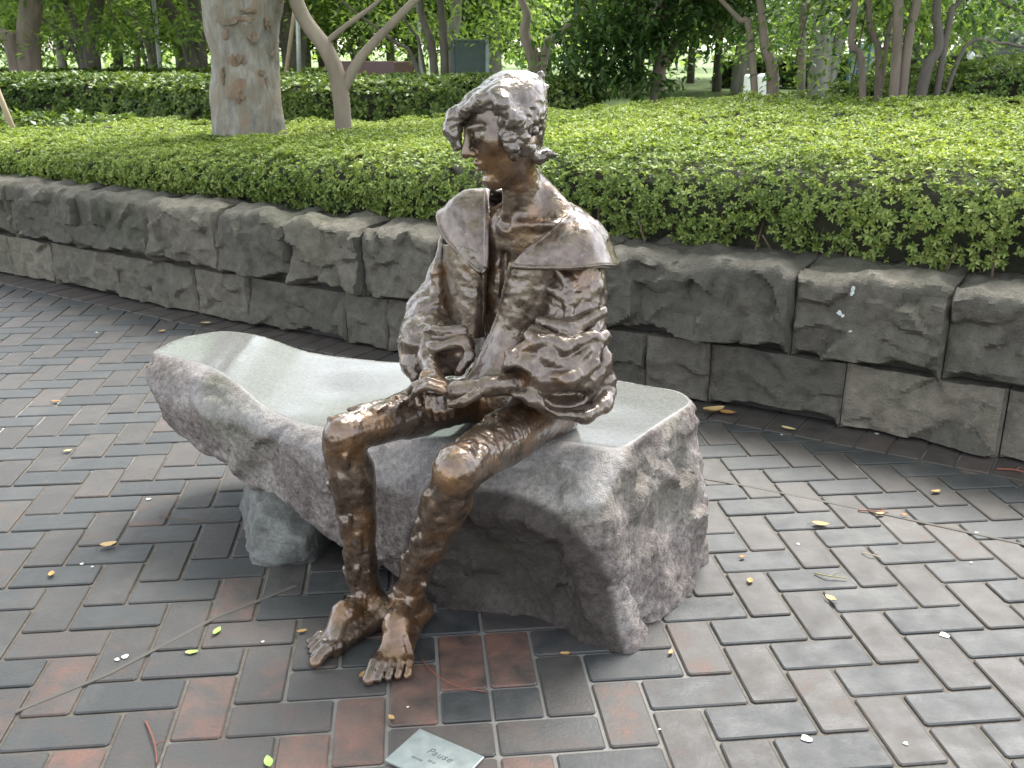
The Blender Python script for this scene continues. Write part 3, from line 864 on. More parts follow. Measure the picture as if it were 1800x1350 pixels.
# feet: heel, instep, ball, five toes
def foot(ank, heel, toe, spread, big_sign):
    heel = np.array((heel[0], heel[1], .026)); toe = np.array((toe[0], toe[1], .014))
    d = unit(toe - heel); lt = np.array((-d[1], d[0], 0)) * big_sign     # lt points to the big toe's side
    L = np.linalg.norm(toe - heel)
    B.ell(heel + d * .012, (.030, .030, .028), 0.015)
    B.cone(ank, heel + d * .015 + UP * .005, .030, .028, 0.02)
    inst = ank + (toe - ank) * .42 + UP * .018; inst[2] = max(inst[2], .05)
    ball = heel + d * L * .76; 
    B.cone(ank, inst, .033, .028, 0.02); B.cone(inst, ball + UP * -.004 + lt * .014, .027, .019, 0.02); B.cone(inst, ball - lt * .016 - UP * .006, .024, .017, 0.02)
    B.cone(heel + d * .02, ball - lt * .022 - UP * .006, .022, .016, 0.02); B.cone(heel + d * .03 + lt * .006, ball + lt * .02, .018, .018, 0.02)
    for k in range(5):
        f_ = k / 4.0
        r_ = .0145 if k == 0 else .0098 - .0005 * k
        st_ = ball + lt * (.028 - .068 * f_) - d * (.004 + .02 * f_) + UP * (.006 - .006 * f_)
        en = st_ + d * (L * (.27 - .06 * f_)) + lt * (.002 - .010 * f_) * spread
        mid_ = (st_ + en) / 2 + UP * .007; en = en.copy(); en[2] = .012
        B.chain([st_, mid_, en], [r_ * 1.1, r_ * 1.05, r_], 0.003)
        # tendon
        B.cone(inst + UP * .014 + lt * (.012 - .024 * f_), st_ + UP * .010, .0045, .005, 0.008)
foot(ankR, G(690, 1092), G(545, 1160), 1.0, 1)
foot(ankL, G(742, 1085), G(672, 1204), 1.2, -1)
# pellets and strips of clay left on shins, knees and thighs
pr = np.random.default_rng(77)
for hip_, kn_, an_ in ((hipR, kneeR, ankR), (hipL, kneeL, ankL)):
    th_ = unit(kn_ - hip_); sn_ = unit(an_ - kn_); outw = unit(th_ - sn_ * (th_ @ sn_)); sd_ = np.cross(sn_, outw)
    for k in range(34):
        f_ = pr.uniform(.02, .98); a_ = pr.normal(0, .55)
        rad_ = np.interp(f_, [0, .3, .6, 1], [.045, .046, .038, .034])
        c_ = kn_ + (an_ - kn_) * f_ + (outw * math.cos(a_) + sd_ * math.sin(a_)) * rad_
        ln_ = pr.uniform(.010, .032); B.cone(c_ - sn_ * ln_ + sd_ * pr.normal(0, .008), c_ + sn_ * ln_, pr.uniform(.005, .009), pr.uniform(.003, .006), 0.012)
    for k in range(20):
        f_ = pr.uniform(.45, 1.02); a_ = pr.normal(.2, .6); up_ = unit(UP - th_ * th_[2]); sl_ = np.cross(th_, up_)
        c_ = hip_ + (kn_ - hip_) * f_ + (up_ * math.cos(a_) + sl_ * math.sin(a_)) * np.interp(f_, [.4, 1], [.056, .043])
        ln_ = pr.uniform(.008, .024); B.cone(c_ - th_ * ln_, c_ + th_ * ln_ + sl_ * pr.normal(0, .010), pr.uniform(.004, .008), pr.uniform(.003, .006), 0.011)
    for k in range(12):
        c_ = an_ + np.array((pr.normal(0, .020), pr.normal(-.02, .020), pr.uniform(-.005, .03))); B.ell(c_, pr.uniform(.006, .010), 0.012)
# fore-arms and clasped hands
elL, wrL = P(1000, 668, 2.20), P(862, 678, 2.11)
B.cone(elL, wrL, .036, .023, 0.015)
wrR = P(752, 628, 2.285); B.cone(P(760, 575, 2.36), wrR, .034, .023, 0.015)
hdR = P(766, 676, 2.185)
B.cone(wrR, hdR, .022, .024, 0.015, flat=(FWD, 1.1)); B.ell(hdR + UP * -.004, (.030, .036, .022), 0.012)
hdL = P(806, 688, 2.115)
B.cone(wrL, hdL, .021, .022, 0.012); B.ell(hdL, (.038, .026, .022), 0.012)
knL = P(785, 690, 2.10)
for k in range(4):          # left hand's fingers lie over the right hand
    base = knL + np.array((-.005, -.012 + .016 * k, .020 - .010 * k * .4 - (.012 if k == 0 else 0)))
    ln = (.062, .070, .066, .052)[k]
    m1 = base + np.array((-ln * .55, .004, .010)); e1_ = m1 + np.array((-ln * .45, .012, -.016)); e2_ = e1_ + np.array((-.012, .008, -.018))
    B.chain([base, m1, e1_, e2_], [.0095, .0088, .008, .0065], 0.004)
B.chain([P(838, 692, 2.085), P(815, 706, 2.065), P(792, 712, 2.07)], [.013, .011, .008], 0.006)      # left thumb
for k in range(4):          # right hand's fingers hang forward over the thigh
    base = hdR + np.array((-.020 + .017 * k, -.026, -.006))
    ln = (.050, .062, .060, .050)[k]
    m1 = base + np.array((.004, -ln * .5, -.004)); e1_ = m1 + np.array((.004, -ln * .25, -ln * .5)); e2_ = e1_ + np.array((.002, .004, -.018))
    B.chain([base, m1, e1_, e2_], [.0095, .009, .008, .0065], 0.004)
B.chain([P(748, 660, 2.20), P(735, 690, 2.155), P(738, 712, 2.13)], [.013, .0105, .0075], 0.006)      # right thumb
# head
HC = P(888, 214, 2.305)
hf = unit((-.86, -.42, -.29)); hl = unit(np.cross(UP, hf)); hu = np.cross(hf, hl); HA = [hf, hl, hu]
def H(a, b, c): return HC + hf * a + hl * b + hu * c
B.ell(H(-.012, 0, .010), (.090, .068, .078), 0.02, axes=HA)
B.ell(H(.034, 0, -.042), (.058, .053, .080), 0.03, axes=HA)
for sg in (-1, 1):
    B.cone(H(-.012, sg * .050, -.052), H(.062, sg * .014, -.112), .018, .017, 0.025)
    B.ell(H(.060, sg * .040, -.022), .019, 0.025)
B.cone(H(.066, 0, -.112), H(.072, 0, -.106), .018, .018, 0.018)
B.cone(nt, H(-.02, 0, -.05), .041, .046, 0.025)
for sg in (-1, 1):
    B.ell(H(.098, sg * .029, -.004), (.012, .019, .011), 0.012, 'sub', axes=HA)
    B.ell(H(.080, sg * .031, -.006), .0135, 0.002)
    B.cone(H(.090, sg * .016, -.002), H(.078, sg * .043, .0), .0034, .003, 0.005)
    B.cone(H(.089, sg * .016, -.014), H(.078, sg * .043, -.014), .0032, .003, 0.004)
    B.cone(H(.090, sg * .010, .016), H(.076, sg * .044, .019), .004, .0035, 0.022)
B.cone(H(.091, 0, .008), H(.1135, 0, -.036), .0075, .0105, 0.009)
for sg in (-1, 1): B.ell(H(.100, sg * .0105, -.040), .0085, 0.006)
B.cone(H(.088, -.015, -.0665), H(.0945, 0, -.064), .004, .0052, 0.008); B.cone(H(.0945, 0, -.064), H(.088, .015, -.0665), .0052, .004, 0.008)
B.cone(H(.086, -.013, -.0765), H(.092, 0, -.0775), .0045, .0058, 0.008); B.cone(H(.092, 0, -.0775), H(.086, .013, -.0765), .0058, .0045, 0.008)
B.cone(H(.097, -.017, -.0708), H(.097, .017, -.0708), .0025, .0025, 0.003, 'sub')
B.cone(H(.091, -.02, -.093), H(.091, .02, -.093), .007, .007, 0.01, 'sub')
bv, bf_ = B.nets()
bn = vnormals(bv, bf_)
hd = np.linalg.norm(bv - HC, axis=1) < .135
legz = np.clip((.62 - bv[:, 2]) / .1, 0, 1)
upk = np.clip(bn @ unit((-.25, -.35, .9)), 0, 1)
patch_ = np.clip(0.35 + 1.6 * fbm(bv * 7 + 3, 2), 0, 1)
clay = 0.0022 * fbm(bv * 30, 3) + 0.0012 * fbm(bv * 95, 2)
clay = clay * np.where(hd, 0.5, 1.0)
shin = np.clip((.46 - bv[:, 2]) / .08, 0, 1)
lump = np.maximum(0, ridge(bv * np.array((46, 46, 11)) + 5, 2) - 0.62) + 2.6 * np.maximum(0, fbm(bv * 42 + 2, 2) - .16)
clay += (~hd) * lump * 0.0048 * patch_ * (0.25 + 0.9 * np.where(bv[:, 2] < .62, np.maximum(upk, shin * np.clip(bn @ unit((-.4, -.9, 0)), 0, 1)), 0.2))
bv = bv + bn * clay[:, None]
bv[:, 2] = np.maximum(bv[:, 2], 0.001)
link('body', mesh_np('body', local(bv, SLOC), bf_), M_SKIN, statue)

# ---- hair: swept crown that juts over the brow, curls at the side, flick at the nape
Hf = Field(HC - .22, HC + .22, 0.0034)
ca = unit((-.84, -.36, -.40)); cl_ = unit(np.cross(UP, ca)); cu = np.cross(ca, cl_)
Hf.ell(P(896, 176, 2.33), (.086, .080, .058), 0.02, axes=[ca, cl_, cu])
Hf.ell(P(922, 168, 2.365), (.042, .058, .046), 0.02, axes=[ca, cl_, cu])
Hf.ell(P(912, 220, 2.345), (.047, .070, .072), 0.025, axes=[ca, cl_, cu])
Hf.chain([P(885, 160, 2.31), P(835, 180, 2.29), P(801, 206, 2.28)], [.032, .021, .017], 0.02)
Hf.chain([P(801, 206, 2.28), P(795, 228, 2.278), P(804, 257, 2.272)], [.017, .017, .010], 0.012)
Hf.chain([P(880, 164, 2.26), P(845, 178, 2.255), P(818, 194, 2.262)], [.024, .016, .010], 0.016)
Hf.chain([P(872, 170, 2.24), P(884, 180, 2.225), P(898, 204, 2.225)], [.016, .016, .014], 0.014)
Hf.cone(P(905, 215, 2.235), P(918, 262, 2.26), .022, .016, 0.014)
Hf.ell(H(-.018, 0, .020), (.080, .074, .080), 0.02, axes=HA)
hr = np.random.default_rng(21)
for k in range(80):                     # curls over the ear and at the back of the crown
    if k % 3: qx = hr.uniform(886, 934); q = P(qx, hr.uniform(198, 266), hr.uniform(2.225, 2.25) + max(0, qx - 905) * .0016)
    else: q = P(hr.uniform(905, 957), hr.uniform(138, 182), hr.uniform(2.31, 2.40))
    tdir = unit(hr.normal(size=3)) * hr.uniform(.006, .016)
    Hf.cone(q - tdir, q + tdir, hr.uniform(.006, .011), hr.uniform(.004, .008), 0.006)
for k in range(7):
    b0 = P(924 + 2.2 * k, 236 + k, 2.29 + .016 * k)
    Hf.chain([b0, b0 + np.array((.004, 0, -.022)), b0 + np.array((.010, .004, -.042)), b0 + np.array((.032, .008, -.056 + .003 * k)), b0 + np.array((.048, .008, -.040))], [.016, .013, .010, .008, .005], 0.007)
hv, hfc = Hf.nets(); hn = vnormals(hv, hfc)
u_ = (hv - HC)
along = np.stack([u_ @ hf * 20, u_ @ hl * 75, u_ @ hu * 60], 1)
capk = np.clip((hv[:, 2] - P(880, 192, 2.3)[2]) / .02, 0, 1)
hv = hv + hn * (0.0045 * (1 - .6 * capk) * ridge(along, 2) - .002 + 0.002 * fbm(hv * 80, 2))[:, None]
link('hair', mesh_np('hair', local(hv, SLOC), hfc), M_HAIR, statue)

# ---- coat sleeves, sculpted with rolled folds and open cuffs
def wrinkle_sleeve(Fd, path, rs, folds, seed):
    Fd.chain(path, rs, 0.03)
    r = np.random.default_rng(seed)
    for c0, c1, c2, rad in folds: Fd.chain([c0, c1, c2], [rad * .7, rad, rad * .7], 0.014)
C = Field((-.38, 1.95, .40), (.36, 2.66, 1.02), 0.0038)
# left sleeve (towards the camera's right)
LS = [P(1018, 432, 2.31), P(1008, 520, 2.29), P(1002, 600, 2.255), P(992, 662, 2.215)]
C.chain(LS, [.062, .070, .080, .095], 0.03)
C.cone(P(1010, 650, 2.25), P(1042, 690, 2.26), .075, .050, 0.03)
C.cone(P(985, 660, 2.19), P(930, 655, 2.15), .080, .062, 0.03)
C.cone(P(970, 690, 2.18), P(1030, 705, 2.21), .045, .045, 0.03)
fl = lambda *q: [P(*c) for c in q]
for pts, rr in ((fl((962, 505, 2.24), (1005, 525, 2.215), (1052, 505, 2.25)), .013), (fl((950, 565, 2.20), (1000, 580, 2.165), (1058, 548, 2.21)), .019),
                (fl((932, 590, 2.16), (960, 625, 2.125), (1008, 655, 2.125)), .020), (fl((940, 580, 2.17), (990, 610, 2.13), (1045, 590, 2.16)), .018),
                (fl((900, 622, 2.13), (945, 600, 2.13), (985, 600, 2.14)), .016), (fl((1000, 640, 2.12), (1035, 625, 2.14), (1062, 590, 2.18)), .020),
                (fl((960, 665, 2.10), (1000, 668, 2.10), (1045, 640, 2.13)), .017), (fl((1060, 640, 2.18), (1066, 668, 2.19), (1070, 700, 2.21)), .020),
                (fl((1050, 600, 2.20), (1062, 630, 2.19), (1052, 660, 2.16)), .018), (fl((975, 470, 2.24), (1000, 500, 2.225), (1000, 560, 2.19)), .012)):
    C.chain(pts, [rr * .7, rr, rr * .75], 0.012)
# rolled hem of the cuff
hem = fl((898, 625, 2.115), (896, 655, 2.105), (906, 684, 2.10), (938, 703, 2.09), (985, 722, 2.09), (1028, 732, 2.10), (1062, 712, 2.14), (1070, 690, 2.18))
C.chain(hem, [.014, .014, .013, .014, .014, .015, .016, .017], 0.014)
C.ell(P(1000, 705, 2.10), (.058, .06, .022), 0.012, 'sub'); C.ell(P(905, 668, 2.10), (.035, .05, .028), 0.012, 'sub')
C.cone(P(960, 612, 2.10), P(1000, 640, 2.085), .012, .008, 0.014, 'sub'); C.cone(P(1030, 650, 2.10), P(1052, 612, 2.13), .010, .012, 0.012, 'sub')
C.cone(P(945, 640, 2.09), P(985, 690, 2.075), .010, .012, 0.014, 'sub'); C.cone(P(965, 545, 2.18), P(1030, 553, 2.165), .010, .008, 0.012, 'sub')
# right sleeve
RS = [P(804, 436, 2.50), P(784, 485, 2.48), P(765, 545, 2.45)]
C.chain(RS, [.036, .040, .050], 0.03)
C.cone(P(758, 545, 2.45), P(772, 615, 2.36), .058, .058, 0.03)
C.cone(P(745, 560, 2.44), P(738, 600, 2.40), .045, .045, 0.03)
C.cone(P(742, 590, 2.38), P(800, 600, 2.34), .050, .036, 0.03)
for pts, rr in ((fl((722, 578, 2.37), (765, 585, 2.31), (815, 580, 2.31)), .014), (fl((718, 600, 2.36), (765, 612, 2.285), (822, 600, 2.29)), .017), (fl((716, 615, 2.36), (722, 640, 2.33), (730, 662, 2.31)), .018),
                (fl((818, 600, 2.285), (824, 625, 2.27), (808, 652, 2.255)), .014), (fl((786, 400, 2.48), (768, 480, 2.43), (772, 560, 2.40)), .014), (fl((728, 562, 2.40), (745, 540, 2.40), (768, 530, 2.40)), .016),
                (fl((808, 652, 2.255), (790, 664, 2.25), (772, 660, 2.25)), .010)):
    C.chain(pts, [rr * .75, rr, rr * .75], 0.012)
C.cone(P(738, 600, 2.36), P(806, 612, 2.32), .046, .034, 0.03); C.cone(P(735, 640, 2.35), P(800, 640, 2.32), .034, .026, 0.03)
C.ell(P(772, 660, 2.255), (.038, .05, .022), 0.012, 'sub'); C.cone(P(735, 590, 2.31), P(800, 590, 2.27), .009, .007, 0.012, 'sub')
C.cone(P(740, 630, 2.29), P(806, 622, 2.265), .008, .010, 0.012, 'sub')
# coat back
C.cone(np.array((.06, 2.50, .56)), np.array((.05, 2.50, .86)), .125, .13, 0.03, flat=(FWD, 1.7))
C.cone(shL - FWD * .02, shR - UP * .02 - FWD * .03, .05, .04, 0.03)
cv, cfc = C.nets(); cn = vnormals(cv, cfc)
cv = cv + cn * (0.0028 * fbm(cv * 26, 3) + 0.0022 * np.maximum(0, ridge(cv * 40 + 2, 2) - 0.5) + 0.0016 * fbm(cv * 90, 2))[:, None]
link('coat', mesh_np('coat', local(cv, SLOC), cfc), M_COAT, statue)

# ---- sheets: collar and the open coat fronts
def catmull(p, n):
    p = np.asarray(p, float); m = len(p)
    q = np.linspace(0, m - 1, n); i = np.clip(np.floor(q).astype(int), 0, m - 2); t_ = (q - i).reshape((-1,) + (1,) * (p.ndim - 1))
    g = lambda k: p[np.clip(k, 0, m - 1)]
    a, b, c, d = g(i - 1), g(i), g(i + 1), g(i + 2)
    return 0.5 * ((2 * b) + (c - a) * t_ + (2 * a - 5 * b + 4 * c - d) * t_ ** 2 + (3 * b - a - 3 * c + d) * t_ ** 3)
RIMS = []
def sheet(name, ctrl, nu, nv, thick, amp=0.003, fold=0.0):
    c = np.asarray(ctrl, float)
    g = catmull(c, nu); g = np.swapaxes(catmull(np.swapaxes(g, 0, 1), nv), 0, 1)
    n_ = np.cross(np.gradient(g, axis=0), np.gradient(g, axis=1)); n_ /= (np.linalg.norm(n_, axis=2, keepdims=True) + 1e-9)
    q = g.reshape(-1, 3)
    dsp = (amp * fbm(q * 28, 3) + amp * 0.8 * np.maximum(0, ridge(q * 36, 2) - .5) + fold * fbm(q * 9, 2)).reshape(nu, nv, 1)
    edge_u = np.minimum(np.arange(nv), nv - 1 - np.arange(nv)).clip(0, 3) / 3.0
    th = thick * (0.75 + 0.5 * (1 - edge_u))[None, :, None]
    mid_s = g + n_ * dsp; RIMS.append([mid_s[:, 0], mid_s[:, -1], mid_s[-1, :]])
    a = g + n_ * (dsp + th / 2); b = g + n_ * (dsp - th / 2)
    v = np.concatenate([a.reshape(-1, 3), b.reshape(-1, 3)])
    i = np.arange(nu * nv).reshape(nu, nv); N = nu * nv
    fa = np.stack([i[:-1, :-1], i[1:, :-1], i[1:, 1:], i[:-1, 1:]], -1).reshape(-1, 4); fb = fa[:, ::-1] + N
    ed = []
    for line in (i[0, :], i[-1, ::-1], i[::-1, 0], i[:, -1]):
        ed.append(np.stack([line[:-1], line[1:], line[1:] + N, line[:-1] + N], 1))
    return mesh_np(name, local(v, SLOC), np.concatenate([fa, fb] + ed))
def rows3(inner, outer, lift):
    out = []
    for a, b, l in zip(inner, outer, lift):
        a, b = P(*a), P(*b); out.append([a, a + (b - a) * .33 + UP * l * .8, a + (b - a) * .68 + UP * l, b])
    return out
inner = [(893, 478, 2.245), (925, 445, 2.24), (968, 408, 2.255), (1003, 375, 2.31), (1000, 362, 2.40), (965, 345, 2.46), (915, 335, 2.485), (872, 334, 2.475), (856, 336, 2.41), (855, 400, 2.345), (854, 476, 2.295)]
outer = [(900, 468, 2.235), (935, 470, 2.215), (995, 470, 2.195), (1050, 466, 2.205), (1084, 464, 2.28), (1072, 455, 2.42), (990, 430, 2.56), (850, 410, 2.60), (775, 371, 2.46), (783, 418, 2.39), (848, 482, 2.29)]
lift = [0.0, .006, .018, .03, .035, .03, .02, .02, .022, .014, 0.0]
link('collar', sheet('collar', rows3(inner, outer, lift), 150, 34, 0.011, 0.0028, 0.006), M_COAT, statue)
left_front = [[P(900, 462, 2.24), P(930, 462, 2.225), P(960, 468, 2.23), P(992, 478, 2.26)],
              [P(884, 530, 2.255), P(912, 528, 2.225), P(945, 530, 2.23), P(978, 540, 2.27)],
              [P(862, 592, 2.265), P(890, 592, 2.225), P(922, 595, 2.225), P(955, 600, 2.26)],
              [P(838, 645, 2.245), P(862, 650, 2.20), P(890, 650, 2.195), P(918, 652, 2.22)],
              [P(800, 690, 2.185), P(822, 694, 2.155), P(850, 690, 2.145), P(885, 685, 2.16)]]
link('coat_front', sheet('coat_front', left_front, 90, 40, 0.012, 0.0028, 0.006), M_COAT, statue)
right_front = [[P(786, 430, 2.43), P(805, 432, 2.36), P(832, 440, 2.325), P(852, 455, 2.32)],
               [P(782, 490, 2.43), P(805, 490, 2.345), P(832, 492, 2.315), P(850, 500, 2.325)],
               [P(788, 545, 2.42), P(808, 545, 2.335), P(832, 545, 2.31), P(848, 550, 2.33)],
               [P(794, 592, 2.41), P(812, 594, 2.33), P(832, 594, 2.31), P(846, 592, 2.335)]]
link('coat_front', sheet('coat_front', right_front, 60, 34, 0.012, 0.0026, 0.004), M_COAT, statue)
# ================================================================== planting
def leaf_quads(base, direc, nrm, length, width, fold=0.25):
    """one folded leaf (4 corners) for each row"""
    side = np.cross(direc, nrm); side /= np.linalg.norm(side, axis=1, keepdims=True) + 1e-9
    up = np.cross(side, direc)
    l = length[:, None]; w = width[:, None]
    b = base; tip = base + direc * l - up * l * 0.10
    m = base + direc * l * 0.5
    lf = m + side * w * 0.5 + up * w * fold; rt = m - side * w * 0.5 + up * w * fold
    v = np.stack([b, lf, tip, rt], 1).reshape(-1, 3)
    f = np.arange(len(base) * 4).reshape(-1, 4)
    return v, f
def randunit(n):
    q = rng.normal(size=(n, 3)); return q / np.linalg.norm(q, axis=1, keepdims=True)
def rosettes(pos, axis, m, length, wratio=0.4, el=(0.15, 0.9)):
    """m leaves round each tip"""
    n = len(pos)
    axis = axis / np.linalg.norm(axis, axis=1, keepdims=True)
    t1 = np.cross(axis, randunit(n)); t1 /= np.linalg.norm(t1, axis=1, keepdims=True); t2 = np.cross(axis, t1)
    ang = (np.arange(m)[None, :] * 2.399 + rng.uniform(0, 6.28, (n, 1)) + rng.normal(0, .25, (n, m)))
    e = rng.uniform(el[0], el[1], (n, m))
    d = (np.cos(e) * np.cos(ang))[..., None] * t1[:, None] + (np.cos(e) * np.sin(ang))[..., None] * t2[:, None] + np.sin(e)[..., None] * axis[:, None]
    L = (length[:, None] * rng.uniform(.7, 1.15, (n, m)))
    base = pos[:, None] + d * (L * 0.08)[..., None]
    ax = np.repeat(axis[:, None], m, 1)
    return leaf_quads(base.reshape(-1, 3), d.reshape(-1, 3), (ax + 0.25 * randunit(n * m).reshape(n, m, 3)).reshape(-1, 3), L.ravel(), (L * wratio).ravel())
def tube(pts, rs, seg=8, wob=0.0):
    pts = np.asarray(pts, float); n = len(pts); v = []; f = []
    ref = np.array((0.3, 0.9, 0.1))
    for i in range(n):
        d = pts[min(i + 1, n - 1)] - pts[max(i - 1, 0)]; d = d / (np.linalg.norm(d) + 1e-9)
        a = np.cross(d, ref); a /= np.linalg.norm(a) + 1e-9; b = np.cross(d, a)
        for k in range(seg):
            th = 2 * math.pi * k / seg
            rr = rs[i] * (1 + wob * math.sin(3 * th + i) + wob * rng.normal() * .5)
            v.append(pts[i] + (a * math.cos(th) + b * math.sin(th)) * rr)
    for i in range(n - 1):
        for k in range(seg):
            k2 = (k + 1) % seg
            f.append((i * seg + k, i * seg + k2, (i + 1) * seg + k2, (i + 1) * seg + k))
    f.append(tuple(range(seg))[::-1]); f.append(tuple((n - 1) * seg + k for k in range(seg)))
    return v, f
def joinvf(lst):
    V, Fc = [], []
    for v, f in lst:
        o = len(V); V.extend(v); Fc.extend([tuple(i + o for i in q) for q in f])
    return V, Fc
def curve_pts(ctrl, n): return catmull(np.asarray(ctrl, float), n)

M_AZALEA = leaf_material('azalea_leaf', (0.065, 0.108, 0.024), (0.175, 0.238, 0.056), (0.38, 0.425, 0.135), 0.5, 0.35, 0.9)
M_GLOSSY = leaf_material('glossy_leaf', (0.03, 0.06, 0.014), (0.09, 0.14, 0.03), (0.24, 0.29, 0.075), 0.42, 0.3, 0.8)
M_LOOSE = leaf_material('loose_hedge_leaf', (0.05, 0.10, 0.022), (0.13, 0.20, 0.045), (0.28, 0.35, 0.09), 0.5, 0.4, 0.8)
M_TREE = [leaf_material('tree_leaf_mid', (0.065, 0.115, 0.035), (0.14, 0.22, 0.065), (0.26, 0.345, 0.12), 0.5, 0.65, 0.5),
          leaf_material('tree_leaf_pale', (0.09, 0.15, 0.05), (0.18, 0.265, 0.09), (0.30, 0.39, 0.15), 0.5, 0.65, 0.4),
          leaf_material('tree_leaf_dark', (0.022, 0.052, 0.018), (0.06, 0.12, 0.036), (0.17, 0.25, 0.08), 0.38, 0.45, 0.7)]
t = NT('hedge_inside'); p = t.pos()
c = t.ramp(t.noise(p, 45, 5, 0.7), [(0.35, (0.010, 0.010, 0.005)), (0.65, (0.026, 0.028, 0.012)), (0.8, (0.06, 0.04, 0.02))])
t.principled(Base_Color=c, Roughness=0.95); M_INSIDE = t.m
t = NT('twig'); t.principled(Base_Color=(0.09, 0.06, 0.04), Roughness=0.9); M_TWIG = t.m

def path_fn(pts):
    l, d = _smooth_line(np.asarray(pts, float), 300)
    def fn(s):
        s = np.asarray(s, float)
        p_ = np.stack([np.interp(s, d, l[:, k]) for k in (0, 1)], -1)
        q = np.stack([np.interp(s + .05, d, l[:, k]) - np.interp(s - .05, d, l[:, k]) for k in (0, 1)], -1)
        q = q / (np.linalg.norm(q, axis=-1, keepdims=True) + 1e-9)
        return p_, np.stack([-q[..., 1], q[..., 0]], -1)
    return fn, d[-1]
def hedge(name, label, fn, s0, s1, prof, zscale, dens, leaf, mat, m=7, wratio=.4, amp=.04, gaps=0.0, inset=.06, base=0.45, loc=None, kindcat='hedge'):
    """clipped hedge: prof = (w,z) cross-section, z above base scaled along the run by zscale(s); dens = rosettes per m2 for each segment"""
    prof = np.asarray(prof, float)
    allp, alln, alll = [], [], []
    for k in range(len(prof) - 1):
        a, b = prof[k], prof[k + 1]
        L = np.linalg.norm(b - a); n = int(dens[k] * L * (s1 - s0))
        s = rng.uniform(s0, s1, n); u = rng.uniform(0, 1, n)
        wz = a + (b - a) * u[:, None]
        nr = np.array((-(b - a)[1], (b - a)[0])) / L
        p_, nn = fn(s)
        zs = zscale(s, wz[:, 0])
        pos = np.concatenate([p_ + nn * wz[:, :1], (base + (wz[:, 1] - base) * zs)[:, None]], 1)
        N3 = np.concatenate([nn * nr[0], np.full((n, 1), nr[1])], 1)
        nz = fbm(pos * 3.2, 3) + 0.5 * fbm(pos * 9, 2)
        off = amp * nz * 1.6 - rng.exponential(amp * .55, n)
        if k == 0 and gaps > 0:       # thin, ragged foot of the front face
            kp = rng.uniform(0, 1, n) < np.clip(u * 2.6 + .25 + 2.2 * fbm(pos * 5.5 + 7, 2), 0, 1) ** gaps
        else: kp = np.ones(n, bool)
        allp.append((pos + N3 * off[:, None])[kp]); alln.append((N3 + np.array((0, 0, .35)) + 0.45 * randunit(n))[kp]); alll.append(np.full(n, leaf)[kp])
    pos = np.concatenate(allp); ax = np.concatenate(alln); ln = np.concatenate(alll) * rng.uniform(.8, 1.2, len(pos))
    v, f = rosettes(pos, ax, m, ln, wratio)
    loc = np.array(loc if loc is not None else (*fn((s0 + s1) / 2)[0], base))
    root = tag(empty(name, loc), label, kindcat)
    o = link('foliage', mesh_np('foliage', local(v, loc), f, False), mat, root); o['kind'] = 'stuff'
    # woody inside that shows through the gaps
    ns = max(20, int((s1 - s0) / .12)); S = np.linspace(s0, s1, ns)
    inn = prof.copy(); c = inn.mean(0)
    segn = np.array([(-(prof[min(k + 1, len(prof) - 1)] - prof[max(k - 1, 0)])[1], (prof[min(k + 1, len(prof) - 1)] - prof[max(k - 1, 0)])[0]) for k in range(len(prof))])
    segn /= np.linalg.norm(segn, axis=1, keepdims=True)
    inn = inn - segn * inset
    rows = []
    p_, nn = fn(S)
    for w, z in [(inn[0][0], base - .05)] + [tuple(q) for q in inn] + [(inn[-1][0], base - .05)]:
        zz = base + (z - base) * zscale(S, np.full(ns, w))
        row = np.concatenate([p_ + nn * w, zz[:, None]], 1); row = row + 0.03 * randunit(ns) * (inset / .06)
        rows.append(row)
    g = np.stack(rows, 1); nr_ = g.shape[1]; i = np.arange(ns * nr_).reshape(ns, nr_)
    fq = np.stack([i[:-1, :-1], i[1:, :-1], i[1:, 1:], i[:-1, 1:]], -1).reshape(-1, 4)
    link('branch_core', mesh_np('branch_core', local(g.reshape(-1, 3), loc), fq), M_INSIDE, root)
    return root, loc
# ---- the near azalea hedge on top of the wall
sa, sb = wall_s(-190, 400), wall_s(1990, 640)
s_ref0, s_ref1 = wall_s(0, 400), wall_s(1800, 600)
def near_z(s, w):
    u = np.clip((s - s_ref0) / (s_ref1 - s_ref0), -.1, 1.1)
    frontz = .75 + .22 * np.clip(u * 1.15, 0, 1); backz = .79 + .28 * np.clip((u - .1) * 1.7, 0, 1)
    zt_ = frontz + (backz - frontz) * np.clip((w - .35) / 2.6, 0, 1)
    return (zt_ - .50) / (.90 - .50)
prof = [(.27, .56), (.17, .72), (.20, .83), (.34, .90), (1.2, .90), (3.0, .90), (3.12, .70)]
root, loc = hedge('azalea_hedge', 'wide clipped azalea hedge of fresh yellow-green leaves growing behind the stone wall', wall_at, sa, sb, prof, near_z,
                  [2200, 2600, 2600, 2600, 1500, 400], .0225, M_AZALEA, m=7, wratio=.44, amp=.034, gaps=1.5, inset=.075, base=.50)
for k, s in enumerate(np.linspace(wall_s(700, 470), sb - .1, 26)):
    s = s + rng.uniform(-.05, .05); p_, nn = wall_at(s); w = rng.uniform(.24, .34)
    b = np.array((*(p_ + nn * w), .46)); tp = b + np.array((rng.uniform(-.1, .1), rng.uniform(-.08, .05), rng.uniform(.18, .30)))
    v, f = tube(curve_pts([b, (b + tp) / 2 + rng.normal(0, .015, 3), tp], 6), np.linspace(.007, .003, 6), 5)
    link('stem', mesh_np('stem', local(v, loc), f), M_TWIG, root)
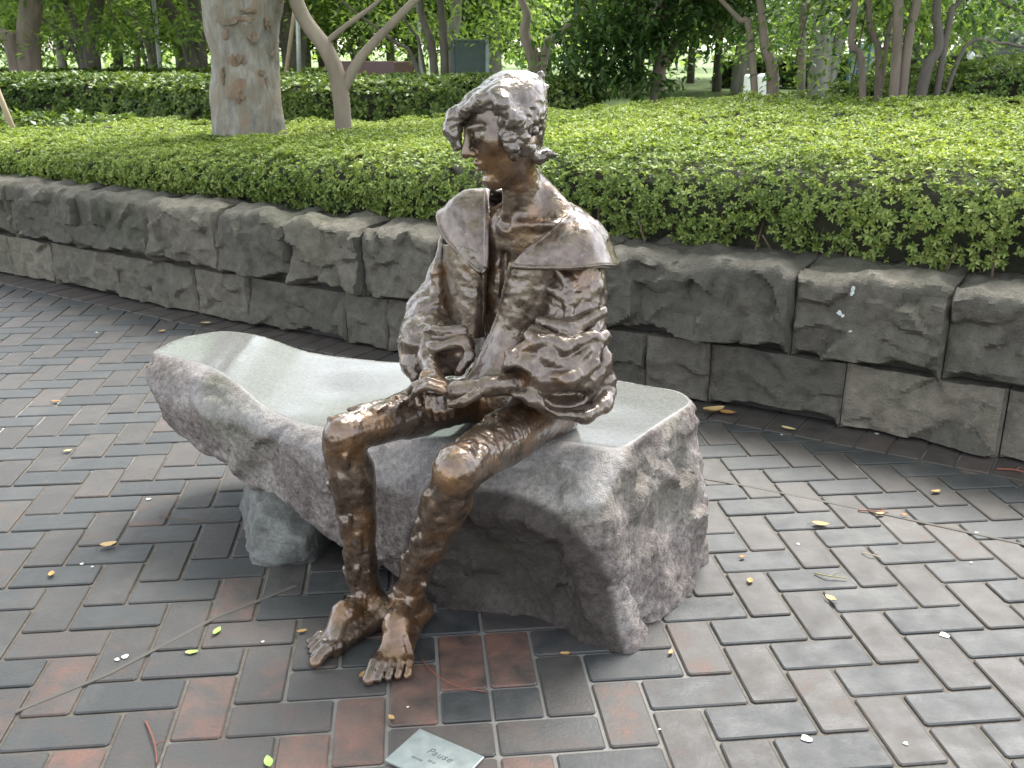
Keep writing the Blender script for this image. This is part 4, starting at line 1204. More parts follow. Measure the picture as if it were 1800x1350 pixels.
# cast, rounded edges of collar and coat fronts
for lines, nm in zip(RIMS, ('collar_rim', 'coat_rim', 'coat_rim')):
    V_, F_ = joinvf([tube(l[::2], np.full(len(l[::2]), .0068 if nm == 'collar_rim' else .0075), 8, .08) for l in (lines[1:2] + lines[0:1] if nm == 'collar_rim' else lines[:2])])
    link(nm, mesh_np(nm, local(V_, SLOC), F_), M_COAT, statue)
one = lambda s, w: np.ones_like(s)
# ---- clipped glossy hedge behind it, trimmed low hedge further off, loose hedge on the right
fn2, L2 = path_fn([(-9.5, 8.6), (-6, 9.3), (-3.6, 9.6), (-2.6, 8.7), (-1.2, 8.5), (.55, 8.6), (.8, 9.6)])
hedge('glossy_hedge', 'dark glossy clipped hedge in the second row behind the big pale trunk', fn2, 0.2, L2 - .1, [(.03, .40), (-.03, .75), (.0, 1.02), (.14, 1.09), (1.3, 1.09), (1.4, .8)], one,
      [420, 700, 900, 700, 200], .05, M_GLOSSY, m=6, wratio=.5, amp=.03, inset=.06, base=.40)
fn3, L3 = path_fn([(-16, 13.6), (-8, 13.8), (-2.2, 14.2)])
hedge('trimmed_hedge', 'low straight dark hedge further back on the left below the dark trunks', fn3, 0, L3, [(.0, .45), (.0, .95), (.1, 1.06), (.9, 1.06)], one,
      [160, 300, 250], .07, M_GLOSSY, m=5, wratio=.5, amp=.03, inset=.06, base=.40)
fn4, L4 = path_fn([(2.55, 8.4), (3.2, 7.6), (4.4, 7.1), (6.2, 6.7)])
hedge('loose_hedge', 'loose untrimmed pale green hedge at the right edge behind the azaleas', fn4, 0, L4, [(.05, .55), (-.08, .9), (.0, 1.20), (.2, 1.30), (.9, 1.28), (1.0, .9)],
      lambda s, w: .82 + .18 * np.clip(s / 1.6, 0, 1.1), [500, 700, 900, 500, 250], .045, M_LOOSE, m=6, wratio=.42, amp=.07, gaps=.6, inset=.12, base=.42)
fn5, L5 = path_fn([(5.0, 26), (9.0, 25)])
hedge('box_hedge', 'square clipped pale hedge far behind beside the dark railing', fn5, 0, L5, [(0, .45), (0, 1.0), (.05, 1.12), (.8, 1.12)], one, [60, 90, 90], .13, M_TREE[1], m=5, wratio=.5, amp=.04, inset=.08, base=.41)
# ground cover strip in front of the glossy hedge on the left
fn6, L6 = path_fn([(-6.5, 8.3), (-4.2, 8.6), (-3.3, 8.6)])
hedge('low_shrub', 'low blue-green shrub at the left edge before the glossy hedge', fn6, 0, L6, [(0, .45), (.0, .72), (.25, .80), (.7, .74)], one, [300, 300, 300], .07, M_GLOSSY, m=6, wratio=.45, amp=.05, inset=.08, base=.42, kindcat='shrub')

# ---------------------------------------------------------------- trees
M_BARK_DARK = bark_material('bark_dark', (0.045, 0.039, 0.033), (0.12, 0.102, 0.085))
M_BARK_RED = bark_material('bark_red_brown', (0.065, 0.05, 0.038), (0.17, 0.135, 0.105))
M_BARK_TAN = bark_material('bark_tan_smooth', (0.12, 0.095, 0.07), (0.22, 0.18, 0.14), None, 5, 0.25)
M_BARK_GREY = bark_material('bark_grey', (0.10, 0.092, 0.082), (0.22, 0.205, 0.185))
t = NT('bark_flaking'); tc = t.n('TexCoord').outputs['Object']
n1 = t.noise(tc, 4, 5, 0.6); mz = t.n('Mapping'); t.set(mz.inputs['Vector'], tc); mz.inputs['Scale'].default_value = (1, 1, .3)
n2 = t.noise(mz.outputs[0], 26, 6, 0.7)
mp = t.n('Mapping'); t.set(mp.inputs['Vector'], tc); mp.inputs['Scale'].default_value = (2.2, 2.2, 1.0)
n3 = t.noise(mp.outputs[0], 5.5, 4, 0.6, 0.5)
c = t.ramp(n1, [(0.3, (0.12, 0.108, 0.092)), (0.7, (0.23, 0.21, 0.182))])
c = t.mix(0.85, c, t.ramp(n2, [(0.3, 0.45), (0.7, 1.35)]), 'MULTIPLY')
c = t.mix(t.ramp(n3, [(0.47, 0.0), (0.56, 0.6)]), c, (0.15, 0.12, 0.08))
fl_ = t.ramp(n3, [(0.60, 0.0), (0.68, 0.45)])
c = t.mix(fl_, c, (0.20, 0.085, 0.038))
t.principled(Base_Color=c, Roughness=0.8, Normal=t.bump(t.math('ADD', t.math('MULTIPLY', n2, .6), t.math('MULTIPLY', n3, 2.0)), 0.6, 0.02)); M_BARK_FLAKE = t.m

def crown_mesh(name, blobs, n, leaf, clump=.55, per=40, flat=.45, low=None, wr=.45):
    """leaves gathered in sprays through the volume of a few ellipsoids"""
    per_c = max(1, n // per)
    vols = np.array([b[1][0] * b[1][1] * b[1][2] for b in blobs]); pick = rng.choice(len(blobs), per_c, p=vols ** .8 / (vols ** .8).sum())
    c0 = np.array([b[0] for b in blobs])[pick]; r0 = np.array([b[1] for b in blobs])[pick]
    q = randunit(per_c) * (rng.uniform(.25, 1, per_c) ** .45)[:, None]
    cc = c0 + q * r0
    cen = np.repeat(cc, per, 0)
    off = rng.normal(size=(len(cen), 3)) * clump * np.array((1, 1, flat)) * .5
    pos = cen + off
    pos[:, 2] -= 0.35 * (off[:, 0] ** 2 + off[:, 1] ** 2) / max(clump, .1)          # sprays droop at their ends
    if low is not None: pos = pos[pos[:, 2] > low]
    d = off[:len(pos)] * np.array((1, 1, .4)) + .35 * randunit(len(pos)); d /= np.linalg.norm(d, axis=1, keepdims=True)
    d[:, 2] -= .25
    ln = leaf * rng.uniform(.7, 1.25, len(pos))
    v, f = leaf_quads(pos, d, np.array((0, 0, 1.0)) + .55 * randunit(len(pos)), ln, ln * wr)
    return mesh_np(name, v, f, False), cc
def limbs(stems, cc, count, seed):
    """branches from the stems' upper ends out to the sprays"""
    r = np.random.default_rng(seed); out = []
    ends = [(np.asarray(s[0][-1], float), s[1][-1]) for s in stems]
    pick = r.choice(len(cc), min(count, len(cc)), replace=False)
    for k in pick:
        tgt = cc[k]; j = int(np.argmin([np.linalg.norm(tgt - e[0]) + r.uniform(0, .6) for e in ends]))
        a, rad = ends[j]
        mid = (a + tgt) / 2 + r.normal(0, .12, 3) + np.array((0, 0, .12 * np.linalg.norm(tgt - a)))
        out.append(tube(curve_pts([a, mid, tgt], 6), np.linspace(rad * .6, rad * .12 + .004, 6), 5))
    return out
def tree(name, label, stems, bark, blobs, n, leaf, mat, seed, clump=.55, low=None, nl=14, group=None, seg=8, flat=.45, per=40):
    """stems: list of (points, radii) in the world; the first point of the first stem is the foot"""
    loc = np.array(stems[0][0][0], float).copy()
    st = [([np.asarray(q, float) - loc for q in s[0]], s[1]) for s in stems]
    bl = [(np.asarray(b[0], float) - loc, b[1]) for b in blobs]
    cm, cc = crown_mesh('crown', bl, n, leaf, clump, per, flat, None if low is None else low - loc[2])
    parts = []
    for pts, rs in st:
        k = max(8, 4 * len(pts)); parts.append(tube(curve_pts(pts, k), np.interp(np.linspace(0, len(rs) - 1, k), np.arange(len(rs)), rs), seg, .03))
    parts += limbs(st, cc, nl, seed)
    v, f = joinvf(parts)
    root = tag(empty(name, loc), label, 'tree', group)
    link('trunk', mesh_np('trunk', v, f), bark, root)
    link('crown', cm, mat, root)
    return root
def S(pts, rs, y):
    """stem given by photo pixels at distance y, then carried on upwards beyond the picture"""
    q = [P(a, b, y) for a, b in pts]
    q[0] = q[0].copy(); q[0][2] = min(q[0][2], .40)
    return q, rs
def ext(stem, *more):
    q, rs = stem
    return q + [np.asarray(m[:3], float) for m in more], list(rs) + [m[3] for m in more]
# big flaking trunk and slender smooth-barked tree just behind the azaleas
x5 = P(435, 205, 7.1)[0]
def at5(px, py): return P(px, py, 7.1)
big = ([np.array((x5, 7.1, .38)), at5(436, 205), at5(430, 100), at5(425, 30), at5(424, -60)], [.27, .245, .222, .255, .30])
tree('big_tree', 'big pale tree trunk with flaking orange patches of bark behind the hedge', [big,
     ([at5(408, -30), at5(360, -160), (x5 - .9, 6.8, 3.4), (x5 - 1.6, 5.6, 5.4)], [.19, .17, .14, .08]), ([at5(445, -20), at5(495, -170), (x5 + .8, 6.6, 3.6), (x5 + 2.2, 5.2, 5.5)], [.20, .17, .14, .08])],
     M_BARK_FLAKE, [((x5 - 2.2, 5.0, 6.2), (2.4, 1.6, .9)), ((x5 + .8, 4.7, 6.4), (2.4, 1.5, .9)), ((x5 + 3.6, 4.6, 6.3), (2.4, 1.5, .9)), ((x5 + .4, 1.6, 6.6), (3.2, 1.9, .9)), ((x5 + 4.6, 1.8, 6.5), (2.6, 1.9, .9)), ((x5 - 3.2, 2.2, 6.4), (2.2, 2.0, .9))], 21000, .12, M_TREE[1], 1, .8, None, 34, seg=22)  # unseen crown, spread over pavement and camera to shade them
y6 = 7.0
tree('slender_tree', 'slender smooth tan tree forking low beside the big pale trunk', [
     ext(S([(602, 205), (598, 160), (572, 85), (520, 0)], [.062, .058, .055, .05], y6), (P(480, -80, y6)[0], y6, 2.4, .035)),
     ([P(602, 160, y6), P(625, 115, y6), P(660, 72, y6), P(730, 0, y6), P(800, -70, y6 - .1)], [.040, .036, .031, .026, .014]),
     ([P(570, 78, y6), P(605, 48, y6), P(650, 15, y6), P(690, -20, y6)], [.022, .018, .015, .010])],
     M_BARK_TAN, [((P(560, -200, y6)[0], y6, 3.1), (1.5, 1.3, .8)), ((P(800, -160, y6)[0], 7.4, 2.75), (1.1, 1.0, .55))], 5500, .07, M_TREE[0], 2, .5, None, 14)
# trees of the park behind, left to right (pixel of the stems, distance)
def quick(label, stems, y, bark, crown, n, leaf, mat, seed, name='park_tree', **kw):
    st = [S(p_, r_, y) for p_, r_ in stems]
    full = []
    for q, rs in st:
        a = q[-1]; d = unit(q[-1] - q[-2]); d[2] = max(d[2], .5); d = unit(d)
        full.append((q + [a + d * .9, a + d * 1.7 + np.array((0, 0, .2))], list(rs) + [rs[-1] * .7, rs[-1] * .4]))
    base = full[0][0][0]
    blobs = [(base + np.array(c[:3]), c[3:]) for c in crown]
    if y > 11:                    # sprays that hang down into the view
        r2 = np.random.default_rng(seed + 500)
        for k in range(3):
            blobs.append((np.array((base[0] + r2.uniform(-1.7, 1.7), base[1] + r2.uniform(-.2, 1.6), 1.42 + y * r2.uniform(.012, .046))), (r2.uniform(.5, .9), .6, r2.uniform(.14, .26))))
        n = int(n * 1.1)
    return tree(name, label, full, bark, blobs, n, leaf, mat, seed, **kw)
quick('dark red-brown twin-trunked tree at the far left behind the glossy hedge', [([(48, 150), (50, 80), (55, 0)], [.17, .14, .13]), ([(40, 140), (22, 80), (-10, 55)], [.13, .10, .08])], 13.0, M_BARK_RED,
      [(0, 0, 2.9, 2.3, 2.0, 1.3), (-1.2, -.4, 2.0, .9, .8, .5)], 9000, .10, M_TREE[0], 11)
quick('dark tree whose two stems part above the low dark hedge on the left', [([(162, 140), (160, 70), (172, 0)], [.13, .11, .09]), ([(158, 130), (140, 70), (112, 0)], [.08, .07, .05]), ([(160, 122), (125, 75), (75, 35)], [.04, .03, .02])], 14.6, M_BARK_DARK,
      [(.2, 0, 3.0, 2.4, 2.0, 1.4), (-.5, .5, 1.8, 1.0, .9, .45)], 9000, .10, M_TREE[0], 12)
quick('thin fan-stemmed tree left of the big pale trunk', [([(266, 128), (262, 80), (205, 0)], [.10, .07, .045]), ([(267, 118), (268, 50), (262, 0)], [.07, .05, .035]), ([(268, 110), (275, 50), (280, -5)], [.05, .04, .03]), ([(262, 80), (240, 40), (228, 0)], [.03, .025, .02])], 18, M_BARK_DARK,
      [(0, .4, 3.2, 2.7, 2.2, 1.5), (.3, 1.0, 1.8, 1.4, 1.0, .4)], 9000, .11, M_TREE[1], 13)
quick('leaning dark tree close to the left side of the big pale trunk', [([(352, 132), (335, 80), (300, 20), (275, -10)], [.15, .13, .10, .085]), ([(354, 118), (348, 50), (338, 0)], [.10, .09, .08])], 15.5, M_BARK_DARK,
      [(-.3, 0, 3.4, 2.6, 2.2, 1.5), (.8, .8, 2.2, 1.2, .9, .5)], 9000, .10, M_TREE[0], 14)
quick('dark trunk seen between the big pale trunk and the slender forked tree', [([(512, 135), (508, 80), (498, 20), (490, -10)], [.15, .13, .11, .10]), ([(520, 110), (535, 60), (550, 10)], [.08, .06, .045])], 16, M_BARK_DARK,
      [(.3, .4, 3.0, 2.3, 2.0, 1.3), (.9, .6, 1.9, 1.0, .9, .5)], 8000, .10, M_TREE[0], 15)
quick('grey tree behind the maroon block with foliage hanging low', [([(632, 135), (640, 60), (650, 0)], [.12, .11, .10]), ([(636, 80), (600, 30), (580, 0)], [.05, .04, .03])], 20, M_BARK_GREY,
      [(.3, 0, 2.9, 2.7, 2.0, 1.5), (.9, -.8, 2.2, 1.4, .9, .6)], 11000, .11, M_TREE[1], 16)
quick('tree of several thin dark arching stems beside the dark green board', [([(768, 138), (760, 90), (742, 30), (738, -10)], [.055, .05, .042, .04]), ([(782, 136), (780, 70), (774, 0)], [.055, .05, .045]), ([(762, 130), (725, 100), (688, 70)], [.03, .024, .016]), ([(760, 110), (738, 80), (718, 45)], [.026, .02, .014])], 12, M_BARK_DARK,
      [(-.2, .6, 2.35, 1.9, 1.5, .85), (.3, 0, 2.9, 2.2, 1.8, 1.0)], 9000, .085, M_TREE[0], 17)
quick('grey trunk leaning just left of the dark green board', [([(794, 138), (792, 90), (800, 40), (803, 0)], [.10, .09, .08, .075])], 14, M_BARK_GREY, [(0, .3, 3.0, 1.9, 1.6, 1.1)], 5000, .09, M_TREE[1], 18)
quick('stout grey trunk half hidden behind the dark green board', [([(868, 138), (866, 80), (862, 0)], [.16, .14, .13])], 17, M_BARK_GREY, [(-.3, .5, 3.0, 2.2, 1.8, 1.3), (-1.3, .6, 2.1, 1.0, .9, .5)], 8000, .10, M_TREE[0], 19)
quick('light brown tree forking like a Y behind the figure', [([(938, 150), (940, 118), (922, 60), (926, 25), (912, -10)], [.085, .075, .055, .045, .035]), ([(940, 118), (958, 88), (985, 60)], [.06, .05, .035])], 10.5, M_BARK_TAN,
      [(.2, .6, 2.5, 1.6, 1.3, .75), (-1.0, .8, 2.4, .9, .8, .5)], 6000, .08, M_TREE[1], 20)
ev = P(1150, 150, 9.3)
tree('evergreen_tree', 'dark leafy evergreen with foliage down to the hedge right of the figure', [([ev * np.array((1, 1, 0)) + UP * .4, P(1160, 110, 9.3), P(1170, 40, 9.3), P(1175, -60, 9.3)], [.07, .06, .05, .04]),
     ([P(1160, 120, 9.3), P(1200, 60, 9.4), P(1225, 10, 9.4)], [.05, .045, .035]), ([P(1158, 115, 9.3), P(1145, 70, 9.2), P(1120, 10, 9.2)], [.03, .025, .02])],
     M_BARK_TAN, [((ev[0] - .42, 9.2, 1.40), (.48, .45, .30)), ((ev[0], 9.3, 1.68), (.80, .5, .34)), ((ev[0] + .42, 9.4, 1.80), (.55, .5, .25)), ((ev[0] - .25, 9.3, 1.12), (.36, .4, .14)), ((ev[0] - .1, 9.3, 2.5), (1.2, 1.0, .6))], 13000, .085, M_TREE[2], 21, .32, .95, 16, per=24)
quick('pale grey trunk seen past the right side of the evergreen', [([(1302, 150), (1306, 100), (1318, 40), (1322, -10)], [.22, .19, .17, .17])], 22, M_BARK_GREY, [(.0, .5, 3.4, 3.0, 2.3, 1.5), (-1.2, .3, 2.2, 1.6, 1.0, .45)], 8000, .12, M_TREE[2], 22)
quick('slim brown tree forking low right of the evergreen', [([(1366, 165), (1358, 130), (1346, 90), (1340, 40), (1334, -10)], [.055, .05, .040, .034, .03]), ([(1350, 105), (1318, 60), (1300, 35), (1272, 5)], [.034, .028, .024, .018])], 8.6, M_BARK_TAN,
      [(.0, .3, 2.6, 1.3, 1.1, .7), (-.5, .2, 1.95, .5, .4, .2)], 4500, .075, M_TREE[2], 23)
quick('thin straight stem in front of the white gap right of centre', [([(1414, 135), (1410, 80), (1412, 0)], [.055, .05, .045])], 13.5, M_BARK_RED, [(.2, .3, 2.7, 1.5, 1.3, .85), (.1, .6, 1.6, .5, .5, .25)], 5200, .09, M_TREE[2], 24)
quick('thick grey tree with a side limb beyond the dark railing', [([(1442, 140), (1445, 80), (1452, 0)], [.20, .18, .17]), ([(1455, 100), (1480, 55), (1510, 5)], [.11, .10, .09])], 17.5, M_BARK_GREY, [(.3, .4, 3.3, 2.6, 2.0, 1.3), (1.0, .3, 2.3, 1.1, .9, .5)], 8000, .10, M_TREE[1], 25)
quick('crooked thin stem before the blue booth', [([(1532, 165), (1515, 115), (1497, 82), (1500, 30), (1504, -10)], [0.027, 0.026, 0.024, 0.022, 0.021])], 7.6, M_BARK_RED, [(.0, .2, 2.45, .9, .8, .55), (-.1, .5, 1.25, .25, .3, .2)], 3000, .07, M_TREE[2], 26)
quick('slim tree of two wavy stems right of the blue booth', [([(1548, 170), (1545, 110), (1530, 50), (1524, -10)], [0.027, 0.026, 0.022, 0.021]), ([(1550, 120), (1558, 80), (1572, 20)], [0.022, 0.020, 0.018])], 7.8, M_BARK_RED, [(.1, .3, 2.5, 1.0, .8, .55), (.0, .6, 1.3, .4, .35, .25)], 3800, .07, M_TREE[0], 27)
quick('pair of straight brown stems behind the azaleas near the orange flowers', [([(1578, 178), (1576, 100), (1580, 0)], [0.037, 0.035, 0.032]), ([(1590, 172), (1594, 90), (1612, 0)], [0.036, 0.032, 0.029])], 7.2, M_BARK_RED, [(.1, .3, 2.5, 1.1, .9, .6), (.25, .8, 1.25, .35, .4, .3), (-.2, 1.0, .75, .4, .3, .15)], 4200, .07, M_TREE[0], 28)
quick('dark tree bending right over the loose hedge', [([(1612, 180), (1625, 135), (1650, 85), (1646, 30), (1648, -10)], [0.044, 0.040, 0.036, 0.030, 0.028]), ([(1652, 88), (1668, 40), (1690, -5)], [0.027, 0.022, 0.018]), ([(1645, 118), (1690, 92), (1760, 76), (1830, 74)], [0.018, 0.014, 0.011, 0.008])], 7.4, M_BARK_DARK,
      [(.6, .3, 2.5, 1.2, .9, .6), (.6, .9, 1.35, .5, .45, .25), (-.15, .9, 1.3, .35, .4, .25)], 5600, .075, M_TREE[2], 29)
quick('broad dark-leaved tree hanging in from the right edge', [([(1900, 150), (1905, 60), (1910, -20)], [.09, .08, .075]), ([(1902, 60), (1850, 30), (1790, 20)], [.03, .025, .015])], 9.5, M_BARK_DARK, [(-.35, .2, 1.62, .75, .6, .42), (.3, .2, 2.4, 1.6, 1.2, .8)], 7000, .085, M_TREE[2], 30)
# loose plates of bark on the big trunk
zroot = [o for o in bpy.data.objects if o.name.startswith('big_tree')][0]
M_PLATE_BARK = bark_material('bark_plate', (0.09, 0.068, 0.048), (0.17, 0.13, 0.09), None, 14, 0.6); M_FRESH_BARK = bark_material('bark_fresh', (0.10, 0.065, 0.042), (0.18, 0.12, 0.08), None, 16, 0.6)
kr = np.random.default_rng(9)
for k, (px, py, w_, h_) in enumerate([(405, 38, .10, .035), (432, 34, .08, .03), (447, 68, .05, .05), (410, 104, .05, .06), (424, 104, .04, .05), (427, 146, .07, .05), (420, 168, .05, .06), (484, 96, .025, .03), (458, 128, .03, .03), (391, 132, .018, .06), (470, 42, .03, .05), (399, 60, .03, .04), (440, 20, .06, .025), (466, 150, .02, .08)]):
    c_ = P(px, py, 7.1 - .2); cen = np.array((P(430, py, 7.1)[0], 7.1)); rad_ = np.interp(py, [-60, 30, 100, 205], [.30, .258, .226, .247]) + .003
    th0 = math.asin(max(-.9, min(.9, (P(px, py, 6.9)[0] - cen[0]) / rad_)))
    for lay, (sc, mt, nm) in enumerate(((1.0, M_FRESH_BARK, 'bark_scar'), (.62, M_PLATE_BARK, 'bark_flake'))):
        if lay and k % 2: continue
        n_ = 13; vv = [(cen[0] + (rad_ + .006 + .012 * lay) * math.sin(th0), cen[1] - (rad_ + .006 + .012 * lay) * math.cos(th0), c_[2])]
        for i in range(n_):
            a_ = 6.283 * i / n_; q_ = kr.uniform(.35, 1.1) * sc
            th = th0 + w_ * q_ * math.cos(a_) / rad_; rr_ = rad_ + .001 + lay * .016
            vv.append((cen[0] + rr_ * math.sin(th), cen[1] - rr_ * math.cos(th), c_[2] + h_ * q_ * math.sin(a_)))
        vv += [(x - .012 * math.sin(th0), y + .012 * math.cos(th0), z) for x, y, z in vv[1:]]
        ff = [(0, 1 + i, 1 + (i + 1) % n_) for i in range(n_)] + [(1 + i, 1 + n_ + i, 1 + n_ + (i + 1) % n_, 1 + (i + 1) % n_) for i in range(n_)]
        link(nm, mesh_np(nm, local(vv, zroot.location), ff, False), mt, zroot)
# rows of park trees farther off: one model of each kind, set out many times
def proto(seed, mat, bark, h, leaf, n):
    r = np.random.default_rng(seed)
    stems = [([(0, 0, 0), (r.normal(0, .08), 0, 1.2), (r.normal(0, .25), r.normal(0, .2), 2.4), (r.normal(0, .5), r.normal(0, .4), h * .7)], [.12, .10, .08, .04])]
    for k in range(3):
        a = r.uniform(0, 6.28); z0 = r.uniform(.7, 1.7)
        stems.append(([(0, 0, z0), (.5 * cos(a), .5 * sin(a), z0 + .8), (1.2 * cos(a), 1.2 * sin(a), z0 + 1.9)], [.075, .06, .03]))
    blobs = [((0, 0, h * .72), (h * .42, h * .42, h * .16))] + [((cos(a) * h * .33, sin(a) * h * .33, h * r.uniform(.30, .50)), (h * .24, h * .24, h * .12)) for a in r.uniform(0, 6.28, 6)]
    return tree('park_tree', 'x', stems, bark, blobs, n, leaf, mat, seed, .75, None, 22, per=36)
protos = [proto(41, M_TREE[0], M_BARK_DARK, 5.6, .14, 12000), proto(42, M_TREE[1], M_BARK_GREY, 6.2, .15, 12000), proto(43, M_TREE[2], M_BARK_DARK, 5.2, .13, 12000), proto(44, M_TREE[1], M_BARK_DARK, 5.0, .14, 12000)]
def copy_tree(root):
    c = root.copy(); COL.objects.link(c)
    for ch in root.children:
        d = ch.copy(); COL.objects.link(d); d.parent = c
    return c
spots = [(-15, 24, 0), (70, 30, 1), (110, 21, 1), (205, 27, 0), (240, 36, 3), (320, 25, 1), (400, 30, 0), (455, 22, 3), (540, 29, 1), (575, 23, 0), (690, 28, 1), (720, 19, 3), (830, 33, 0), (965, 27, 1), (1010, 21, 3),
         (1045, 34, 1), (1120, 25, 1), (1215, 30, 2), (1262, 24, 2), (1345, 34, 1), (1470, 32, 3), (1560, 27, 1), (1600, 20, 0), (1690, 30, 1), (1740, 24, 2), (1830, 28, 0)]
rel = ['far left edge', 'space right of the twin trunk', 'gap left of the two-stemmed dark tree', 'gap left of the fan-stemmed tree', 'space above the pale gap on the left', 'gap right of the fan-stemmed tree', 'strip behind the big pale trunk', 'right flank of the big pale trunk',
       'space between dark trunk and slender forked tree', 'fork of the slender tan tree', 'air above the maroon block', 'space left of the arching stems', 'air above the dark green board', 'space right of the Y-shaped tree', 'left flank of the evergreen', 'air behind the evergreen top', 'middle of the evergreen', 'right part of the evergreen',
       'space beside the pale grey trunk', 'white gap by the slim forked tree', 'space right of the thick grey tree', 'space right of the blue booth', 'space behind the straight brown stems', 'gap over the loose hedge', 'air over the dark vehicle', 'far right edge']
used = set()
for (px, y, k), rl in zip(spots, rel):
    o = protos[k] if k not in used else copy_tree(protos[k]); used.add(k)
    q = P(px, 120, y); o.location = (q[0], y, .40); o.rotation_euler = (0, 0, rng.uniform(0, 6.28)); sc = rng.uniform(.85, 1.2); o.scale = (sc, sc, sc)
    tag(o, ('mid green', 'pale green', 'dark green', 'light green')[k] + ' park tree far off in the ' + rl, 'tree', 'distant park trees')
# the wood that closes the view, too far to tell its trees apart
n = 26000
xw = rng.uniform(-46, 46, n); yw = rng.uniform(44, 60, n) ; zw = rng.uniform(.6, 9, n)
pw = np.stack([xw, yw, zw], 1)
kp = fbm(pw * np.array((.22, .22, .3)), 3) > -.10 + .22 * np.exp(-((zw - 1.5) / .9) ** 2)
pw = pw[kp]; d = randunit(len(pw)); ln = rng.uniform(.35, .7, len(pw))
v, f = leaf_quads(pw, d, randunit(len(pw)), ln, ln * .6)
tag(link('distant_wood', mesh_np('distant_wood', v, f, False), M_TREE[1]), 'hazy green mass of trees closing the park behind everything', 'woodland', kind='stuff')
# ================================================================== things in the park beyond the hedges
def simple(name, rgb, rough=0.6, metal=0.0, noise=0.15):
    t = NT(name); n1 = t.noise(t.pos(True), 18, 5, 0.6)
    c = t.mix(1.0, rgb, t.ramp(n1, [(0.3, 1 - noise), (0.7, 1 + noise)]), 'MULTIPLY')
    t.principled(Base_Color=c, Roughness=rough, Metallic=metal); return t.m
def box_vf(x0, x1, y0, y1, z0, z1, b=0.01):
    bm = bmesh.new(); bmesh.ops.create_cube(bm, size=1.0)
    for v in bm.verts: v.co = (x0 + (v.co.x + .5) * (x1 - x0), y0 + (v.co.y + .5) * (y1 - y0), z0 + (v.co.z + .5) * (z1 - z0))
    if b > 0: bmesh.ops.bevel(bm, geom=bm.edges[:], offset=b, segments=2, affect='EDGES', profile=.5)
    v = [tuple(q.co) for q in bm.verts]; f = [tuple(w.index for w in q.verts) for q in bm.faces]; bm.free()
    return v, f
def part(name, vf, mat, parent, smooth=False): return link(name, mesh_np(name, vf[0], vf[1], smooth), mat, parent)
ZG = 0.41
# maroon granite block
q = P(660, 130, 13.5)
r_ = tag(empty('granite_block', (q[0], 13.5, ZG), R(-24)), 'long polished maroon stone block standing behind the second hedge', 'monument')
part('block', box_vf(-.55, .42, -.22, .30, .06, .79, .012), simple('maroon_granite', (0.075, 0.028, 0.030), 0.3), r_)
part('plinth', box_vf(-.62, .49, -.28, .36, 0, .06, .008), simple('plinth_granite', (0.12, 0.115, 0.11), 0.7), r_)
# dark green notice board seen from behind
q = P(828, 130, 12.0)
r_ = tag(empty('notice_board', (q[0], 12.0, ZG), R(6)), 'dark grey-green upright board with a pale metal post on its right edge', 'board')
part('panel', box_vf(-.185, .165, -.02, .02, .25, 1.02, .004), simple('board_green', (0.035, 0.055, 0.052), 0.5), r_)
part('post', box_vf(.167, .207, -.03, .03, 0, 1.045, .004), simple('board_post', (0.22, 0.26, 0.28), 0.4, 0.4), r_)
part('top_rail', box_vf(-.20, .165, -.03, .03, 1.022, 1.042, .003), simple('board_rail', (0.05, 0.065, 0.065), 0.5), r_)
part('post', box_vf(-.225, -.187, -.03, .03, 0, 1.03, .004), simple('board_post_dark', (0.05, 0.065, 0.065), 0.5), r_)
# poles and a stake
def pole(px0, py0, px1, py1, y, rad, mat, label, name='pole'):
    a, b = P(px0, py0, y), P(px1, py1, y); a = a + (b - a) * ((ZG - .05 - a[2]) / (b[2] - a[2])); b = a + (b - a) * 1.5
    loc = a.copy(); loc[2] = ZG
    r_ = tag(empty(name, loc), label, name.replace('_', ' '))
    part('shaft', tube([a - loc, (a + b) / 2 - loc, b - loc], [rad, rad, rad * .9], 10), mat, r_, True)
    part('cap', tube([b - loc, b - loc + np.array((0, 0, .02))], [rad * 1.15, rad * .6], 10), mat, r_, True)
    part('collar', tube([a - loc + np.array((0, 0, .1)), a - loc + np.array((0, 0, .14))], [rad * 1.35, rad * 1.35], 10), mat, r_, True)
M_POLE = simple('pole_grey', (0.30, 0.31, 0.30), 0.45, 0.5); M_STAKE = simple('stake_wood', (0.26, 0.20, 0.13), 0.8)
pole(526, 135, 523, 28, 13, .028, M_POLE, 'slim pale grey pole right of the big pale trunk')
pole(502, 132, 516, 30, 13.4, .026, M_STAKE, 'slanting bamboo pole against the dark trunk', 'tree_stake')
pole(740, 135, 737, 62, 15, .028, M_POLE, 'slim grey pole between the maroon block and the dark green board')
pole(283, 132, 276, 62, 15, .03, M_POLE, 'slim grey pole left of the big pale trunk')
pole(16, 210, -6, 155, 7.9, .022, M_STAKE, 'short slanting wooden stake at the far left edge', 'tree_stake')
# dark railing far off
q = P(1440, 118, 26)
r_ = tag(empty('railing', (q[0], 26, ZG), R(3)), 'dark green picket railing in the far right background', 'railing')
M_RAIL = simple('railing_paint', (0.02, 0.035, 0.03), 0.5)
part('top_rail', box_vf(-1.1, 1.3, -.02, .02, .56, .60, .005), M_RAIL, r_); part('bottom_rail', box_vf(-1.1, 1.3, -.02, .02, .08, .11, .005), M_RAIL, r_)
pk = mesh_np('picket', *box_vf(-.014, .014, -.014, .014, 0, .56, .003), False); pk.materials.append(M_RAIL)
for k in range(23):
    o = link('picket', pk, None, r_); o.location = (-1.08 + k * .107, 0, 0)
